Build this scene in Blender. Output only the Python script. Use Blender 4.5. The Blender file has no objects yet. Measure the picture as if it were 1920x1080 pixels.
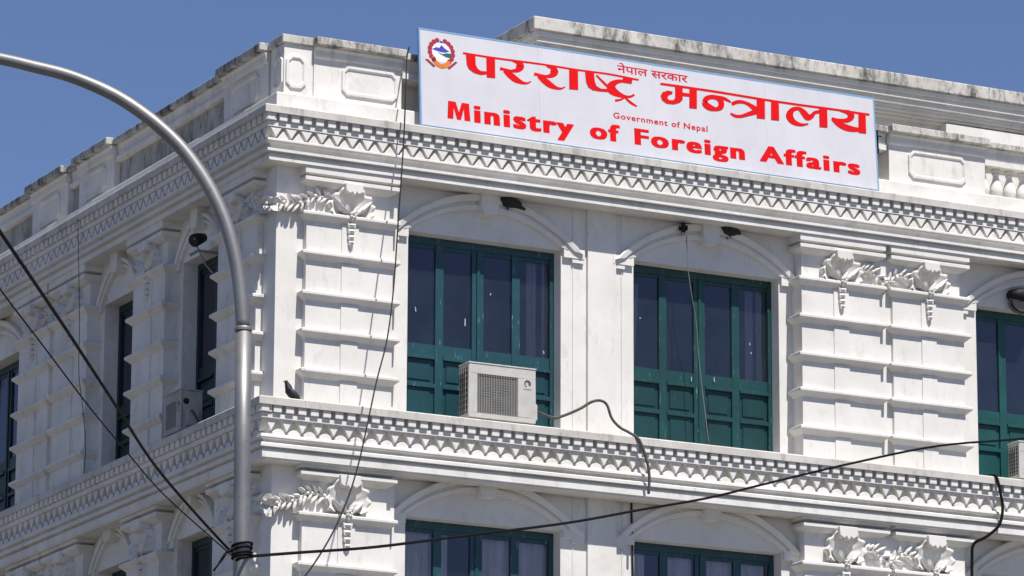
import bpy, bmesh, math, random
from mathutils import Vector, Matrix
random.seed(7)
R = math.radians
scene = bpy.context.scene
col = scene.collection

# ------------------------------------------------------------------ camera, sky, sun, exposure
cam_data = bpy.data.cameras.new('camera')
cam = bpy.data.objects.new('camera', cam_data)
col.objects.link(cam)
cam_data.sensor_width = 36.0
cam_data.lens = 36.0 * 8266.18 / 1920.0
cam_data.clip_start = 0.5
cam_data.clip_end = 5000
rx, up, fw = (Vector((0.88703, -0.46169, 0.00437)), Vector((-0.11226, -0.20647, 0.97199)), Vector((0.44785, 0.86268, 0.23498)))
m = Matrix((rx, up, -fw)).transposed().to_4x4()
m.translation = Vector((-23.5365, -52.1949, 1.6))
cam.matrix_world = m
scene.camera = cam

SUN_DIR = Vector((0.06, -1.0, 1.75)).normalized()
elev = math.asin(SUN_DIR.z)
azim = math.atan2(SUN_DIR.x, SUN_DIR.y)
world = bpy.data.worlds.new('World')
scene.world = world
world.use_nodes = True
wn = world.node_tree.nodes
wl = world.node_tree.links
wn.clear()
sky = wn.new('ShaderNodeTexSky')
sky.sky_type = 'NISHITA'
sky.sun_disc = False
sky.sun_elevation = elev
sky.sun_rotation = azim
sky.altitude = 1400
sky.air_density = 1.0
sky.dust_density = 0.15
sky.ozone_density = 3.5
bg = wn.new('ShaderNodeBackground')
bg.inputs['Strength'].default_value = 0.079
wo = wn.new('ShaderNodeOutputWorld')
tint = wn.new('ShaderNodeMix')
tint.data_type = 'RGBA'
tint.blend_type = 'MULTIPLY'
tint.inputs[0].default_value = 1.0
tint.inputs[7].default_value = (0.93, 0.90, 1.03, 1)
wl.new(sky.outputs[0], tint.inputs[6])
wl.new(tint.outputs[2], bg.inputs[0])
wl.new(bg.outputs[0], wo.inputs[0])

sd = bpy.data.lights.new('sun', 'SUN')
sd.energy = 5.0
sd.angle = R(0.5)
sd.color = (1.0, 0.955, 0.89)
sun = bpy.data.objects.new('sun', sd)
col.objects.link(sun)
sun.rotation_euler = SUN_DIR.to_track_quat('Z', 'Y').to_euler()
sun.location = (0, -20, 60)

scene.view_settings.view_transform = 'Standard'
scene.view_settings.look = 'None'
scene.view_settings.exposure = 0.30
scene.view_settings.gamma = 1.0
scene.view_settings.use_curve_mapping = False
scene.render.engine = 'CYCLES'
scene.cycles.max_bounces = 8

# ------------------------------------------------------------------ levels
ZL = 13.736          # underside of the ledge under the upper windows
ZU = 17.736          # underside of the ledge of the top cornice

# ------------------------------------------------------------------ materials
def newmat(name):
    mt = bpy.data.materials.new(name)
    mt.use_nodes = True
    nt = mt.node_tree
    nt.nodes.clear()
    out = nt.nodes.new('ShaderNodeOutputMaterial')
    b = nt.nodes.new('ShaderNodeBsdfPrincipled')
    nt.links.new(b.outputs[0], out.inputs[0])
    return mt, nt, b

def noise(nt, scale, detail=5.0, rough=0.6, stretch=(1, 1, 1)):
    g = nt.nodes.new('ShaderNodeNewGeometry')
    mp = nt.nodes.new('ShaderNodeMapping')
    mp.inputs['Scale'].default_value = stretch
    n = nt.nodes.new('ShaderNodeTexNoise')
    n.inputs['Scale'].default_value = scale
    n.inputs['Detail'].default_value = detail
    n.inputs['Roughness'].default_value = rough
    nt.links.new(g.outputs['Position'], mp.inputs['Vector'])
    nt.links.new(mp.outputs[0], n.inputs['Vector'])
    return n.outputs['Fac']

def ramp(nt, fac, lo, hi, a=0.0, b=1.0):
    r = nt.nodes.new('ShaderNodeMapRange')
    r.inputs[1].default_value = lo
    r.inputs[2].default_value = hi
    r.inputs[3].default_value = a
    r.inputs[4].default_value = b
    nt.links.new(fac, r.inputs[0])
    return r.outputs[0]

def mixc(nt, fac, a, b):
    x = nt.nodes.new('ShaderNodeMix')
    x.data_type = 'RGBA'
    for sock, v in ((6, a), (7, b)):
        if isinstance(v, tuple):
            x.inputs[sock].default_value = (*v, 1)
        else:
            nt.links.new(v, x.inputs[sock])
    if isinstance(fac, float):
        x.inputs[0].default_value = fac
    else:
        nt.links.new(fac, x.inputs[0])
    return x.outputs[2]

def bump(nt, b, fac, strength, dist=0.01):
    bn = nt.nodes.new('ShaderNodeBump')
    bn.inputs['Strength'].default_value = strength
    bn.inputs['Distance'].default_value = dist
    nt.links.new(fac, bn.inputs['Height'])
    nt.links.new(bn.outputs[0], b.inputs['Normal'])

def plaster(name, base, soft, stain, streak, streak_amt, patch_amt, lo=0.55, hi=0.75):
    mt, nt, b = newmat(name)
    c = mixc(nt, ramp(nt, noise(nt, 1.3, 6), 0.38, 0.66), base, soft)
    c = mixc(nt, ramp(nt, noise(nt, 5.0, 8, 0.7), 0.56, 0.80, 0, patch_amt), c, stain)
    c = mixc(nt, ramp(nt, noise(nt, 1.0, 9, 0.78, (4.3, 4.3, 1.5)), lo, hi, 0, streak_amt), c, streak)
    nt.links.new(c, b.inputs['Base Color'])
    b.inputs['Roughness'].default_value = 0.75
    b.inputs['Specular IOR Level'].default_value = 0.25
    bump(nt, b, noise(nt, 28, 6, 0.7), 0.25, 0.006)
    return mt

M = {}
M['white'] = plaster('white_plaster', (0.735, 0.715, 0.68), (0.65, 0.63, 0.59), (0.54, 0.515, 0.46), (0.40, 0.38, 0.33), 0.6, 0.6, 0.55, 0.76)
M['trim'] = plaster('white_trim_paint', (0.745, 0.725, 0.69), (0.65, 0.63, 0.585), (0.48, 0.46, 0.41), (0.36, 0.345, 0.30), 0.65, 0.65, 0.53, 0.75)
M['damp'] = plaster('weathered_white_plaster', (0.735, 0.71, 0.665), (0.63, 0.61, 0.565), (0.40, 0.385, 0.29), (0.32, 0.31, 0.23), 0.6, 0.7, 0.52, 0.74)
M['grime'] = plaster('weathered_ledge_cement', (0.60, 0.578, 0.54), (0.48, 0.46, 0.42), (0.30, 0.29, 0.26), (0.13, 0.125, 0.11), 0.75, 0.5, 0.52, 0.72)
M['coping'] = plaster('mouldy_coping_cement', (0.61, 0.585, 0.54), (0.42, 0.405, 0.365), (0.16, 0.155, 0.14), (0.05, 0.05, 0.045), 0.9, 0.75, 0.48, 0.63)
M['dark_coping'] = plaster('blackened_coping_cement', (0.52, 0.51, 0.48), (0.40, 0.395, 0.37), (0.06, 0.06, 0.055), (0.03, 0.03, 0.03), 0.9, 0.8, 0.46, 0.6)

M['mould_shade'] = plaster('shaded_mouldy_plaster', (0.42, 0.415, 0.39), (0.30, 0.30, 0.27), (0.10, 0.10, 0.07), (0.06, 0.06, 0.045), 0.8, 0.7, 0.48, 0.66)  # mould stains on a base darkened to hold the balustrade's shade

def paint(name, base, dark, chip, chip_amt, rough):
    mt, nt, b = newmat(name)
    c = mixc(nt, ramp(nt, noise(nt, 2.2, 5), 0.35, 0.7), base, dark)
    c = mixc(nt, ramp(nt, noise(nt, 4.0, 9, 0.8, (7, 7, 0.9)), 0.60, 0.66, 0, chip_amt), c, chip)
    nt.links.new(c, b.inputs['Base Color'])
    b.inputs['Roughness'].default_value = rough
    bump(nt, b, noise(nt, 30, 5), 0.15, 0.004)
    return mt

M['teal'] = paint('teal_window_paint', (0.008, 0.062, 0.080), (0.006, 0.044, 0.060), (0.38, 0.52, 0.54), 0.75, 0.45)
M['teal_green'] = paint('green_teal_window_paint', (0.005, 0.054, 0.055), (0.004, 0.038, 0.040), (0.35, 0.48, 0.47), 0.7, 0.45)
M['green_panel'] = paint('deep_green_panel_paint', (0.003, 0.042, 0.042), (0.002, 0.029, 0.031), (0.12, 0.22, 0.22), 0.4, 0.45)
M['teal_panel'] = paint('deep_teal_panel_paint', (0.005, 0.048, 0.062), (0.003, 0.033, 0.047), (0.12, 0.22, 0.24), 0.4, 0.45)
M['teal_dark'] = paint('dark_green_window_paint', (0.006, 0.075, 0.072), (0.005, 0.05, 0.05), (0.3, 0.4, 0.38), 0.4, 0.45)

M['teal_shaded'] = paint('shaded_green_window_paint', (0.004, 0.030, 0.030), (0.003, 0.02, 0.021), (0.1, 0.14, 0.13), 0.3, 0.5)  # window green darkened; the side facade's shade is in the colour

def flat(name, c, rough=0.6, metal=0.0, var=0.12, scale=6.0, spec=0.4):
    mt, nt, b = newmat(name)
    d = tuple(x * (1 - var) for x in c)
    nt.links.new(mixc(nt, ramp(nt, noise(nt, scale, 5), 0.35, 0.68), c, d), b.inputs['Base Color'])
    b.inputs['Roughness'].default_value = rough
    b.inputs['Metallic'].default_value = metal
    b.inputs['Specular IOR Level'].default_value = spec
    return mt

M['sign_white'] = plaster('sign_sheet_white', (0.60, 0.595, 0.63), (0.55, 0.545, 0.585), (0.50, 0.50, 0.54), (0.46, 0.46, 0.49), 0.35, 0.4, 0.50, 0.72)
M['sign_blue'] = flat('sign_edge_blue', (0.20, 0.36, 0.58), 0.5)
M['sign_red'] = flat('sign_letter_red', (0.70, 0.004, 0.007), 0.7, 0, 0.1, 6, 0.12)
M['sign_thin'] = flat('small_letter_red', (0.60, 0.015, 0.03), 0.7, 0, 0.1, 6, 0.12)
M['e_red'] = flat('emblem_crimson', (0.38, 0.02, 0.04), 0.5)
M['e_white'] = flat('emblem_white', (0.78, 0.76, 0.80), 0.5)
M['fleck'] = flat('chipped_paint_fleck', (0.34, 0.43, 0.46), 0.6)
M['e_blue'] = flat('emblem_blue', (0.05, 0.06, 0.42), 0.5)
M['e_sky'] = flat('emblem_pale_blue', (0.30, 0.42, 0.70), 0.5)
M['e_green'] = flat('emblem_green', (0.01, 0.13, 0.10), 0.5)
M['e_orange'] = flat('emblem_orange', (0.70, 0.20, 0.02), 0.5)
M['ac_white'] = flat('cream_sheet_metal', (0.55, 0.535, 0.49), 0.45, 0, 0.15)
M['ac_grey'] = plaster('dirty_grey_casing', (0.42, 0.405, 0.37), (0.32, 0.31, 0.28), (0.20, 0.19, 0.16), (0.14, 0.13, 0.11), 0.6, 0.6)
M['ac_dark'] = flat('dark_grille_plastic', (0.21, 0.205, 0.19), 0.55)
M['coil'] = flat('dark_coil_fins', (0.06, 0.058, 0.06), 0.6)
M['ac_black'] = flat('black_hollow', (0.015, 0.015, 0.017), 0.7)
M['ac_logo'] = flat('logo_purple', (0.10, 0.06, 0.15), 0.5)
M['ac_wire'] = flat('grey_guard_wire', (0.27, 0.262, 0.245), 0.5)
M['black'] = flat('black_rubber', (0.006, 0.006, 0.007), 0.8, 0, 0.2, 6, 0.15)
M['iron'] = flat('black_iron', (0.010, 0.010, 0.011), 0.6, 0, 0.2, 6, 0.25)
M['hose'] = flat('grey_taped_hose', (0.10, 0.095, 0.085), 0.7, 0, 0.5, 14)
M['wire'] = flat('dark_thin_wire', (0.02, 0.02, 0.02), 0.7, 0, 0.2, 6, 0.2)
M['pale_wire'] = flat('pale_thin_wire', (0.16, 0.165, 0.17), 0.6)
M['feather'] = flat('dark_pigeon_feather', (0.010, 0.010, 0.013), 0.55, 0, 0.4, 30)
M['feather_grey'] = flat('slate_pigeon_feather', (0.020, 0.020, 0.026), 0.55, 0, 0.4, 30)
M['beak'] = flat('pigeon_beak', (0.10, 0.07, 0.06), 0.5)
M['lens'] = flat('smoky_lamp_glass', (0.20, 0.20, 0.20), 0.15)
M['room'] = flat('dim_room_wall', (0.05, 0.05, 0.052), 0.8)
M['asphalt'] = flat('asphalt', (0.05, 0.05, 0.05), 0.85, 0, 0.3)
M['paving'] = flat('grey_paving', (0.135, 0.126, 0.112), 0.85, 0, 0.25, 0.8)

def steel():
    mt, nt, b = newmat('painted_grey_steel')
    c = mixc(nt, ramp(nt, noise(nt, 3, 6), 0.4, 0.7), (0.27, 0.268, 0.265), (0.20, 0.198, 0.195))
    c = mixc(nt, ramp(nt, noise(nt, 14, 8, 0.75), 0.60, 0.68, 0, 0.75), c, (0.14, 0.10, 0.075))
    nt.links.new(c, b.inputs['Base Color'])
    b.inputs['Metallic'].default_value = 0.6
    b.inputs['Roughness'].default_value = 0.5
    return mt
M['steel'] = steel()

def glass(name, clear, d0, d1):
    mt, nt, b = newmat(name)
    out = [n for n in nt.nodes if n.type == 'OUTPUT_MATERIAL'][0]
    nt.nodes.remove(b)
    tr = nt.nodes.new('ShaderNodeBsdfTransparent')
    tr.inputs[0].default_value = clear
    gl = nt.nodes.new('ShaderNodeBsdfGlossy')
    gl.inputs['Color'].default_value = (0.9, 0.85, 0.95, 1)
    gl.inputs['Roughness'].default_value = 0.12
    df = nt.nodes.new('ShaderNodeBsdfDiffuse')
    df.inputs[0].default_value = (0.085, 0.115, 0.15, 1)  # dust tinted blue, with soft sky reflection put into its colour
    fr = nt.nodes.new('ShaderNodeFresnel')
    fr.inputs[0].default_value = 1.5
    m1 = nt.nodes.new('ShaderNodeMixShader')
    m2 = nt.nodes.new('ShaderNodeMixShader')
    dust_sheen = ramp(nt, noise(nt, 2.5, 6, 0.7), 0.3, 0.8, d0, d1)
    nt.links.new(dust_sheen, m1.inputs[0])
    nt.links.new(tr.outputs[0], m1.inputs[1])
    nt.links.new(df.outputs[0], m1.inputs[2])
    nt.links.new(fr.outputs[0], m2.inputs[0])
    nt.links.new(m1.outputs[0], m2.inputs[1])
    nt.links.new(gl.outputs[0], m2.inputs[2])
    nt.links.new(m2.outputs[0], out.inputs[0])
    return mt
M['glass'] = glass('window_glass', (0.80, 0.80, 0.84, 1), 0.07, 0.22)
M['glass_clear'] = glass('clear_window_glass', (0.93, 0.93, 0.95, 1), 0.03, 0.12)

def cloth():
    mt, nt, b = newmat('curtain_cloth')
    nt.links.new(mixc(nt, ramp(nt, noise(nt, 3, 4, 0.5, (6, 6, 0.3)), 0.35, 0.65), (0.80, 0.76, 0.70), (0.58, 0.55, 0.51)), b.inputs['Base Color'])
    b.inputs['Roughness'].default_value = 0.9
    return mt
M['cloth'] = cloth()

# ------------------------------------------------------------------ mesh helpers
FR = lambda u, d, z: (u, -d, z)      # facade facing the viewer: u runs right, d stands out
FL = lambda u, d, z: (-d, u, z)      # side facade: u runs back, d stands out
ID = lambda u, d, z: (u, d, z)

class MB:
    def __init__(self):
        self.v = []
        self.f = []
    def add(self, vs, fs):
        n = len(self.v)
        self.v += [tuple(p) for p in vs]
        self.f += [tuple(i + n for i in f) for f in fs]
        return self
    def box(self, a0, a1, b0, b1, c0, c1):
        self.add([(a, b, c) for a in (a0, a1) for b in (b0, b1) for c in (c0, c1)],
                 [(0, 1, 3, 2), (4, 6, 7, 5), (0, 4, 5, 1), (2, 3, 7, 6), (0, 2, 6, 4), (1, 5, 7, 3)])
        return self
    def prism(self, poly, b0, b1):
        """poly in (a, c), thickness along b"""
        n = len(poly)
        self.add([(a, b0, c) for a, c in poly] + [(a, b1, c) for a, c in poly],
                 [tuple(range(n)), tuple(range(2 * n - 1, n - 1, -1))] + [(i, (i + 1) % n, n + (i + 1) % n, n + i) for i in range(n)])
        return self
    def wrap(self, u0, u1, dw, df, prof):
        """profile (offset, z) carried round the left side, front and right side of a block"""
        vs = []
        fs = []
        for o, z in prof:
            vs += [(u0 - o, dw, z), (u0 - o, df + o, z), (u1 + o, df + o, z), (u1 + o, dw, z)]
        n = len(prof)
        for i in range(n - 1):
            for j in range(3):
                fs.append((4 * i + j, 4 * i + j + 1, 4 * i + 5 + j, 4 * i + 4 + j))
        fs.append((0, 1, 2, 3))
        fs.append((4 * n - 4, 4 * n - 3, 4 * n - 2, 4 * n - 1))
        self.add(vs, fs)
        return self
    def run(self, prof, end, start=None):
        """profile (d, z) carried along u; mitred at the corner (u = -d) unless a start is given"""
        n = len(prof)
        vs = [((-d if start is None else start), d, z) for d, z in prof] + [(end, d, z) for d, z in prof]
        fs = [(i, i + 1, n + i + 1, n + i) for i in range(n - 1)]
        if start is not None:
            fs.append(tuple(range(n)))
        fs.append(tuple(range(n, 2 * n)))
        self.add(vs, fs)
        return self
    def tube(self, pts, rad, seg=10, cap=True, flat=1.0):
        pts = [Vector(p) for p in pts]
        vs = []
        nrm = None
        for i, p in enumerate(pts):
            t = (pts[min(i + 1, len(pts) - 1)] - pts[max(i - 1, 0)]).normalized()
            if nrm is None:
                a = Vector((0, 0, 1)) if abs(t.z) < 0.9 else Vector((1, 0, 0))
                nrm = a.cross(t).normalized()
            else:
                nrm = (nrm - t * nrm.dot(t)).normalized()
            bi = t.cross(nrm)
            r = rad[i] if isinstance(rad, (list, tuple)) else rad
            for k in range(seg):
                an = 2 * math.pi * k / seg
                vs.append(p + nrm * math.cos(an) * r + bi * math.sin(an) * r * flat)
        fs = []
        for i in range(len(pts) - 1):
            for k in range(seg):
                k2 = (k + 1) % seg
                fs.append((i * seg + k, i * seg + k2, (i + 1) * seg + k2, (i + 1) * seg + k))
        if cap:
            fs.append(tuple(range(seg)))
            fs.append(tuple(range((len(pts) - 1) * seg, len(pts) * seg)))
        self.add(vs, fs)
        return self
    def lathe(self, prof, seg=14, center=(0, 0, 0)):
        """profile (r, z) turned about the vertical"""
        vs = []
        for r, z in prof:
            for k in range(seg):
                a = 2 * math.pi * k / seg
                vs.append((center[0] + r * math.cos(a), center[1] + r * math.sin(a), center[2] + z))
        fs = []
        for i in range(len(prof) - 1):
            for k in range(seg):
                k2 = (k + 1) % seg
                fs.append((i * seg + k, i * seg + k2, (i + 1) * seg + k2, (i + 1) * seg + k))
        fs.append(tuple(range(seg)))
        fs.append(tuple(range((len(prof) - 1) * seg, len(prof) * seg)))
        self.add(vs, fs)
        return self
    def blob(self, c, r, tilt=0.0, seg=8, rings=5):
        """ellipsoid with radii r = (a, b, c), tilted in the (a, c) plane"""
        vs = []
        ct, st = math.cos(tilt), math.sin(tilt)
        for i in range(rings + 1):
            ph = math.pi * i / rings
            for k in range(seg):
                an = 2 * math.pi * k / seg
                x, y, z = r[0] * math.sin(ph) * math.cos(an), r[1] * math.sin(ph) * math.sin(an), r[2] * math.cos(ph)
                vs.append((c[0] + x * ct - z * st, c[1] + y, c[2] + x * st + z * ct))
        fs = []
        for i in range(rings):
            for k in range(seg):
                k2 = (k + 1) % seg
                fs.append((i * seg + k, i * seg + k2, (i + 1) * seg + k2, (i + 1) * seg + k))
        self.add(vs, fs)
        return self
    def leaf(self, base, tip, width, lift=0.05, root=0.0):
        """pointed leaf with a raised midrib, lying in the (a, c) plane and standing out along b"""
        ax, az = tip[0] - base[0], tip[2] - base[2]
        l = math.hypot(ax, az)
        nx, nz = -az / l * width / 2, ax / l * width / 2
        m1 = [base[i] + (tip[i] - base[i]) * 0.38 for i in range(3)]
        m2 = [base[i] + (tip[i] - base[i]) * 0.72 for i in range(3)]
        d = base[1]
        self.add([base, (m1[0] + nx, d + lift * 0.35, m1[2] + nz), (m2[0] + nx * 0.75, d + lift * 0.45, m2[2] + nz * 0.75), (tip[0], d + lift * 0.55, tip[2]),
                  (m2[0] - nx * 0.75, d + lift * 0.45, m2[2] - nz * 0.75), (m1[0] - nx, d + lift * 0.35, m1[2] - nz), (m1[0], d + lift, m1[2]), (m2[0], d + lift * 0.95, m2[2]),
                  (m1[0] + nx, d - 0.03, m1[2] + nz), (m2[0] + nx * 0.75, d - 0.03, m2[2] + nz * 0.75), (tip[0], d - 0.03, tip[2]), (m2[0] - nx * 0.75, d - 0.03, m2[2] - nz * 0.75), (m1[0] - nx, d - 0.03, m1[2] - nz)],
                 [(0, 1, 6), (0, 6, 5), (1, 2, 7, 6), (6, 7, 4, 5), (2, 3, 7), (7, 3, 4), (0, 8, 1), (1, 8, 9, 2), (2, 9, 10, 3), (3, 10, 11, 4), (4, 11, 12, 5), (5, 12, 0)])
        return self
    def mesh(self, name, mat, F=ID, bevel=0.0, smooth=False):
        me = bpy.data.meshes.new(name)
        me.from_pydata([F(*p) for p in self.v], [], self.f)
        bm = bmesh.new()
        bm.from_mesh(me)
        bmesh.ops.remove_doubles(bm, verts=bm.verts, dist=1e-5)
        bmesh.ops.recalc_face_normals(bm, faces=bm.faces)
        if bevel > 0:
            ed = [e for e in bm.edges if len(e.link_faces) == 2 and e.calc_face_angle(0) > 0.5]
            bmesh.ops.bevel(bm, geom=ed, offset=bevel, segments=1, affect='EDGES', clamp_overlap=True)
        bm.to_mesh(me)
        bm.free()
        if smooth:
            for p in me.polygons:
                p.use_smooth = True
        me.materials.append(M[mat])
        return me

def put(name, me, parent=None, loc=None):
    o = bpy.data.objects.new(name, me)
    col.objects.link(o)
    if parent is not None:
        o.parent = parent
    if loc is not None:
        o.location = loc
    return o

def part(name, mb, mat, parent, F=ID, bevel=0.0, smooth=False):
    return put(name, mb.mesh(name, mat, F, bevel, smooth), parent)

def tag(o, label, cat, group=None):
    o['label'] = label
    o['category'] = cat
    if group:
        o['group'] = group
    return o

def thing(name, label, cat, loc=(0, 0, 0), rz=0.0, group=None):
    o = bpy.data.objects.new(name, None)
    o.empty_display_size = 0.2
    col.objects.link(o)
    o.location = loc
    o.rotation_euler = (0, 0, rz)
    return tag(o, label, cat, group)

def catmull(P, n=6):
    P = [Vector(p) for p in P]
    Q = [2 * P[0] - P[1]] + P + [2 * P[-1] - P[-2]]
    out = []
    for i in range(1, len(Q) - 2):
        a, b, c, d = Q[i - 1], Q[i], Q[i + 1], Q[i + 2]
        for k in range(n):
            t = k / n
            out.append(0.5 * (2 * b + (c - a) * t + (2 * a - 5 * b + 4 * c - d) * t * t + (3 * b - a - 3 * c + d) * t ** 3))
    out.append(P[-1])
    return out

# ------------------------------------------------------------------ ground
g = put('ground', MB().box(-900, 900, -900, 900, -0.5, 0).mesh('ground', 'paving'))
g['kind'] = 'structure'
rb = MB()
rb.add([(-900, -46, 0.006), (900, -46, 0.006), (900, -27, 0.006), (-900, -27, 0.006)], [(0, 1, 2, 3)])
rd = put('road', rb.mesh('road', 'asphalt'))
rd['kind'] = 'structure'

# ------------------------------------------------------------------ the building
bld = thing('ministry_building', 'white neoclassical palace corner block with teal windows and dentilled cornices', 'building')

END_R, END_L = 24.0, 24.0
BAY_R, BAY_L = -0.17, -0.10        # how far the window bays stand back
WIN_R = [(2.05, 4.41), (5.56, 7.92), (11.26, 13.62)]
WIN_L = [(2.00, 3.36), (4.93, 6.25), (9.50, 11.85)]
TOP_A, TOP_B = ZU - 1.25, ZL - 1.205      # heads of the upper and lower windows
BOT_A, BOT_B = ZL + 0.13, ZL - 4 + 0.13

cb = MB()
cb.box(0, 1.80, 0, 1.88, 0, ZU - 0.4)
part('corner_wall', cb, 'white', bld)

def bay_wall(F, wins, u_start, end, d, mat):
    b = MB()
    edges = [u_start] + [e for w in wins for e in w] + [end]
    for i in range(0, len(edges), 2):
        b.box(edges[i], edges[i + 1], d - 0.45, d, 0, ZU - 0.4)
    for a, c in wins:
        b.box(a, c, d - 0.45, d, TOP_A, ZU - 0.4)
        b.box(a, c, d - 0.45, d, TOP_B, BOT_A)
        b.box(a, c, d - 0.45, d, 0, BOT_B)
    return part('wall', b, mat, bld, F)
bay_wall(FR, WIN_R, 1.80, END_R, BAY_R, 'white')
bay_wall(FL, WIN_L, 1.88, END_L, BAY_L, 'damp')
part('back_wall', MB().box(END_R - 0.3, END_R, 0.7, END_L, 0, ZU).box(0.7, END_R - 0.3, END_L - 0.3, END_L, 0, ZU), 'white', bld)
part('roof', MB().box(0.45, END_R - 0.3, 0.45, END_L - 0.3, ZU - 0.25, ZU + 0.05), 'grime', bld)

# ---- cornices: mouldings, ledge, dentils, hanging leaves and scallops
def cornice(F, z, lower, end, d_in, mat, ulast):
    if lower:
        P = 0.36
        prof = [(0.262, 0.02), (0.262, -0.10), (0.296, -0.10), (0.296, -0.168), (0.175, -0.168), (0.175, -0.378), (0.275, -0.378), (0.300, -0.392),
                (0.305, -0.425), (0.285, -0.445), (0.235, -0.455), (0.235, -0.478), (0.275, -0.498), (0.300, -0.51), (0.300, -0.552), (0.225, -0.558),
                (0.225, -0.585), (0.265, -0.592), (0.265, -0.690), (0.250, -0.697), (0.250, -0.715), (d_in - 0.05, -0.715)]
        dz0, dz1, dd = -0.095, 0.003, 0.336
        tz0, tz1, td, sz = -0.325, -0.166, 0.264, 0.080
    else:
        P = 0.333
        prof = [(0.235, 0.02), (0.235, -0.105), (0.262, -0.105), (0.262, -0.176), (0.165, -0.176), (0.165, -0.335), (0.250, -0.335), (0.268, -0.347),
                (0.268, -0.372), (0.250, -0.388), (0.195, -0.405), (0.185, -0.445), (0.215, -0.468), (0.262, -0.476), (0.262, -0.513), (0.19, -0.518),
                (0.19, -0.548), (0.218, -0.556), (0.218, -0.628), (d_in - 0.05, -0.628)]
        dz0, dz1, dd = -0.100, 0.003, 0.303
        tz0, tz1, td, sz = -0.318, -0.180, 0.252, 0.112
    c = part('cornice', MB().run([(d, z + h) for d, h in prof], end), mat, bld, F)
    lp = [(-0.5, z + 0.125), (P - 0.02, z + 0.112), (P, z + 0.095), (P, z), (d_in - 0.04, z)]
    part('ledge', MB().run(lp, end), 'grime', c, F)
    dm = MB().box(-0.0575, 0.0575, 0.15, dd, dz0, dz1).mesh('dentil', mat, F, 0.006)
    tri = [(-0.092, tz1), (0.092, tz1), (0.006, tz0), (-0.006, tz0)]
    tm = MB().prism(tri, 0.11, td).mesh('leaf_drop', mat, F, 0.006)
    base = (-0.334 if not lower else -0.377)
    if lower:
        sp_ = [(0.090 * math.cos(a), base + sz * math.sin(a)) for a in [math.pi * k / 8 for k in range(9)]]
    else:
        sp_ = [(0.082, base), (0.004, base + sz * 0.92), (-0.004, base + sz * 0.92), (-0.082, base)]
    sm = MB().prism(sp_, 0.11, td - 0.004).mesh('scallop', mat, F, 0.004)
    u = -P + 0.10
    while u < ulast:
        put('dentil', dm, c, F(u, 0, z))
        u += 0.1795
    u = -0.14
    while u < ulast:
        put('leaf_drop', tm, c, F(u, 0, z))
        put('scallop', sm, c, F(u + 0.1135, 0, z))
        u += 0.227
    return c
cornice(FR, ZU, False, END_R, BAY_R, 'trim', 13.0)
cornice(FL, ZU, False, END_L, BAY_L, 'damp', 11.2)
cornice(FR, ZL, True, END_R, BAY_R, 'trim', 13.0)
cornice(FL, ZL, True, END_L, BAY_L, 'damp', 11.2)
# plain string course a storey further down, out of the picture
for F, e, d_in, mt in ((FR, END_R, BAY_R, 'trim'), (FL, END_L, BAY_L, 'damp')):
    part('string_course', MB().run([(-0.4, ZL - 3.88), (0.34, ZL - 3.89), (0.34, ZL - 4.0), (0.26, ZL - 4.02), (0.26, ZL - 4.65), (d_in - 0.05, ZL - 4.65)], e), mt, bld, F)

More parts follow.
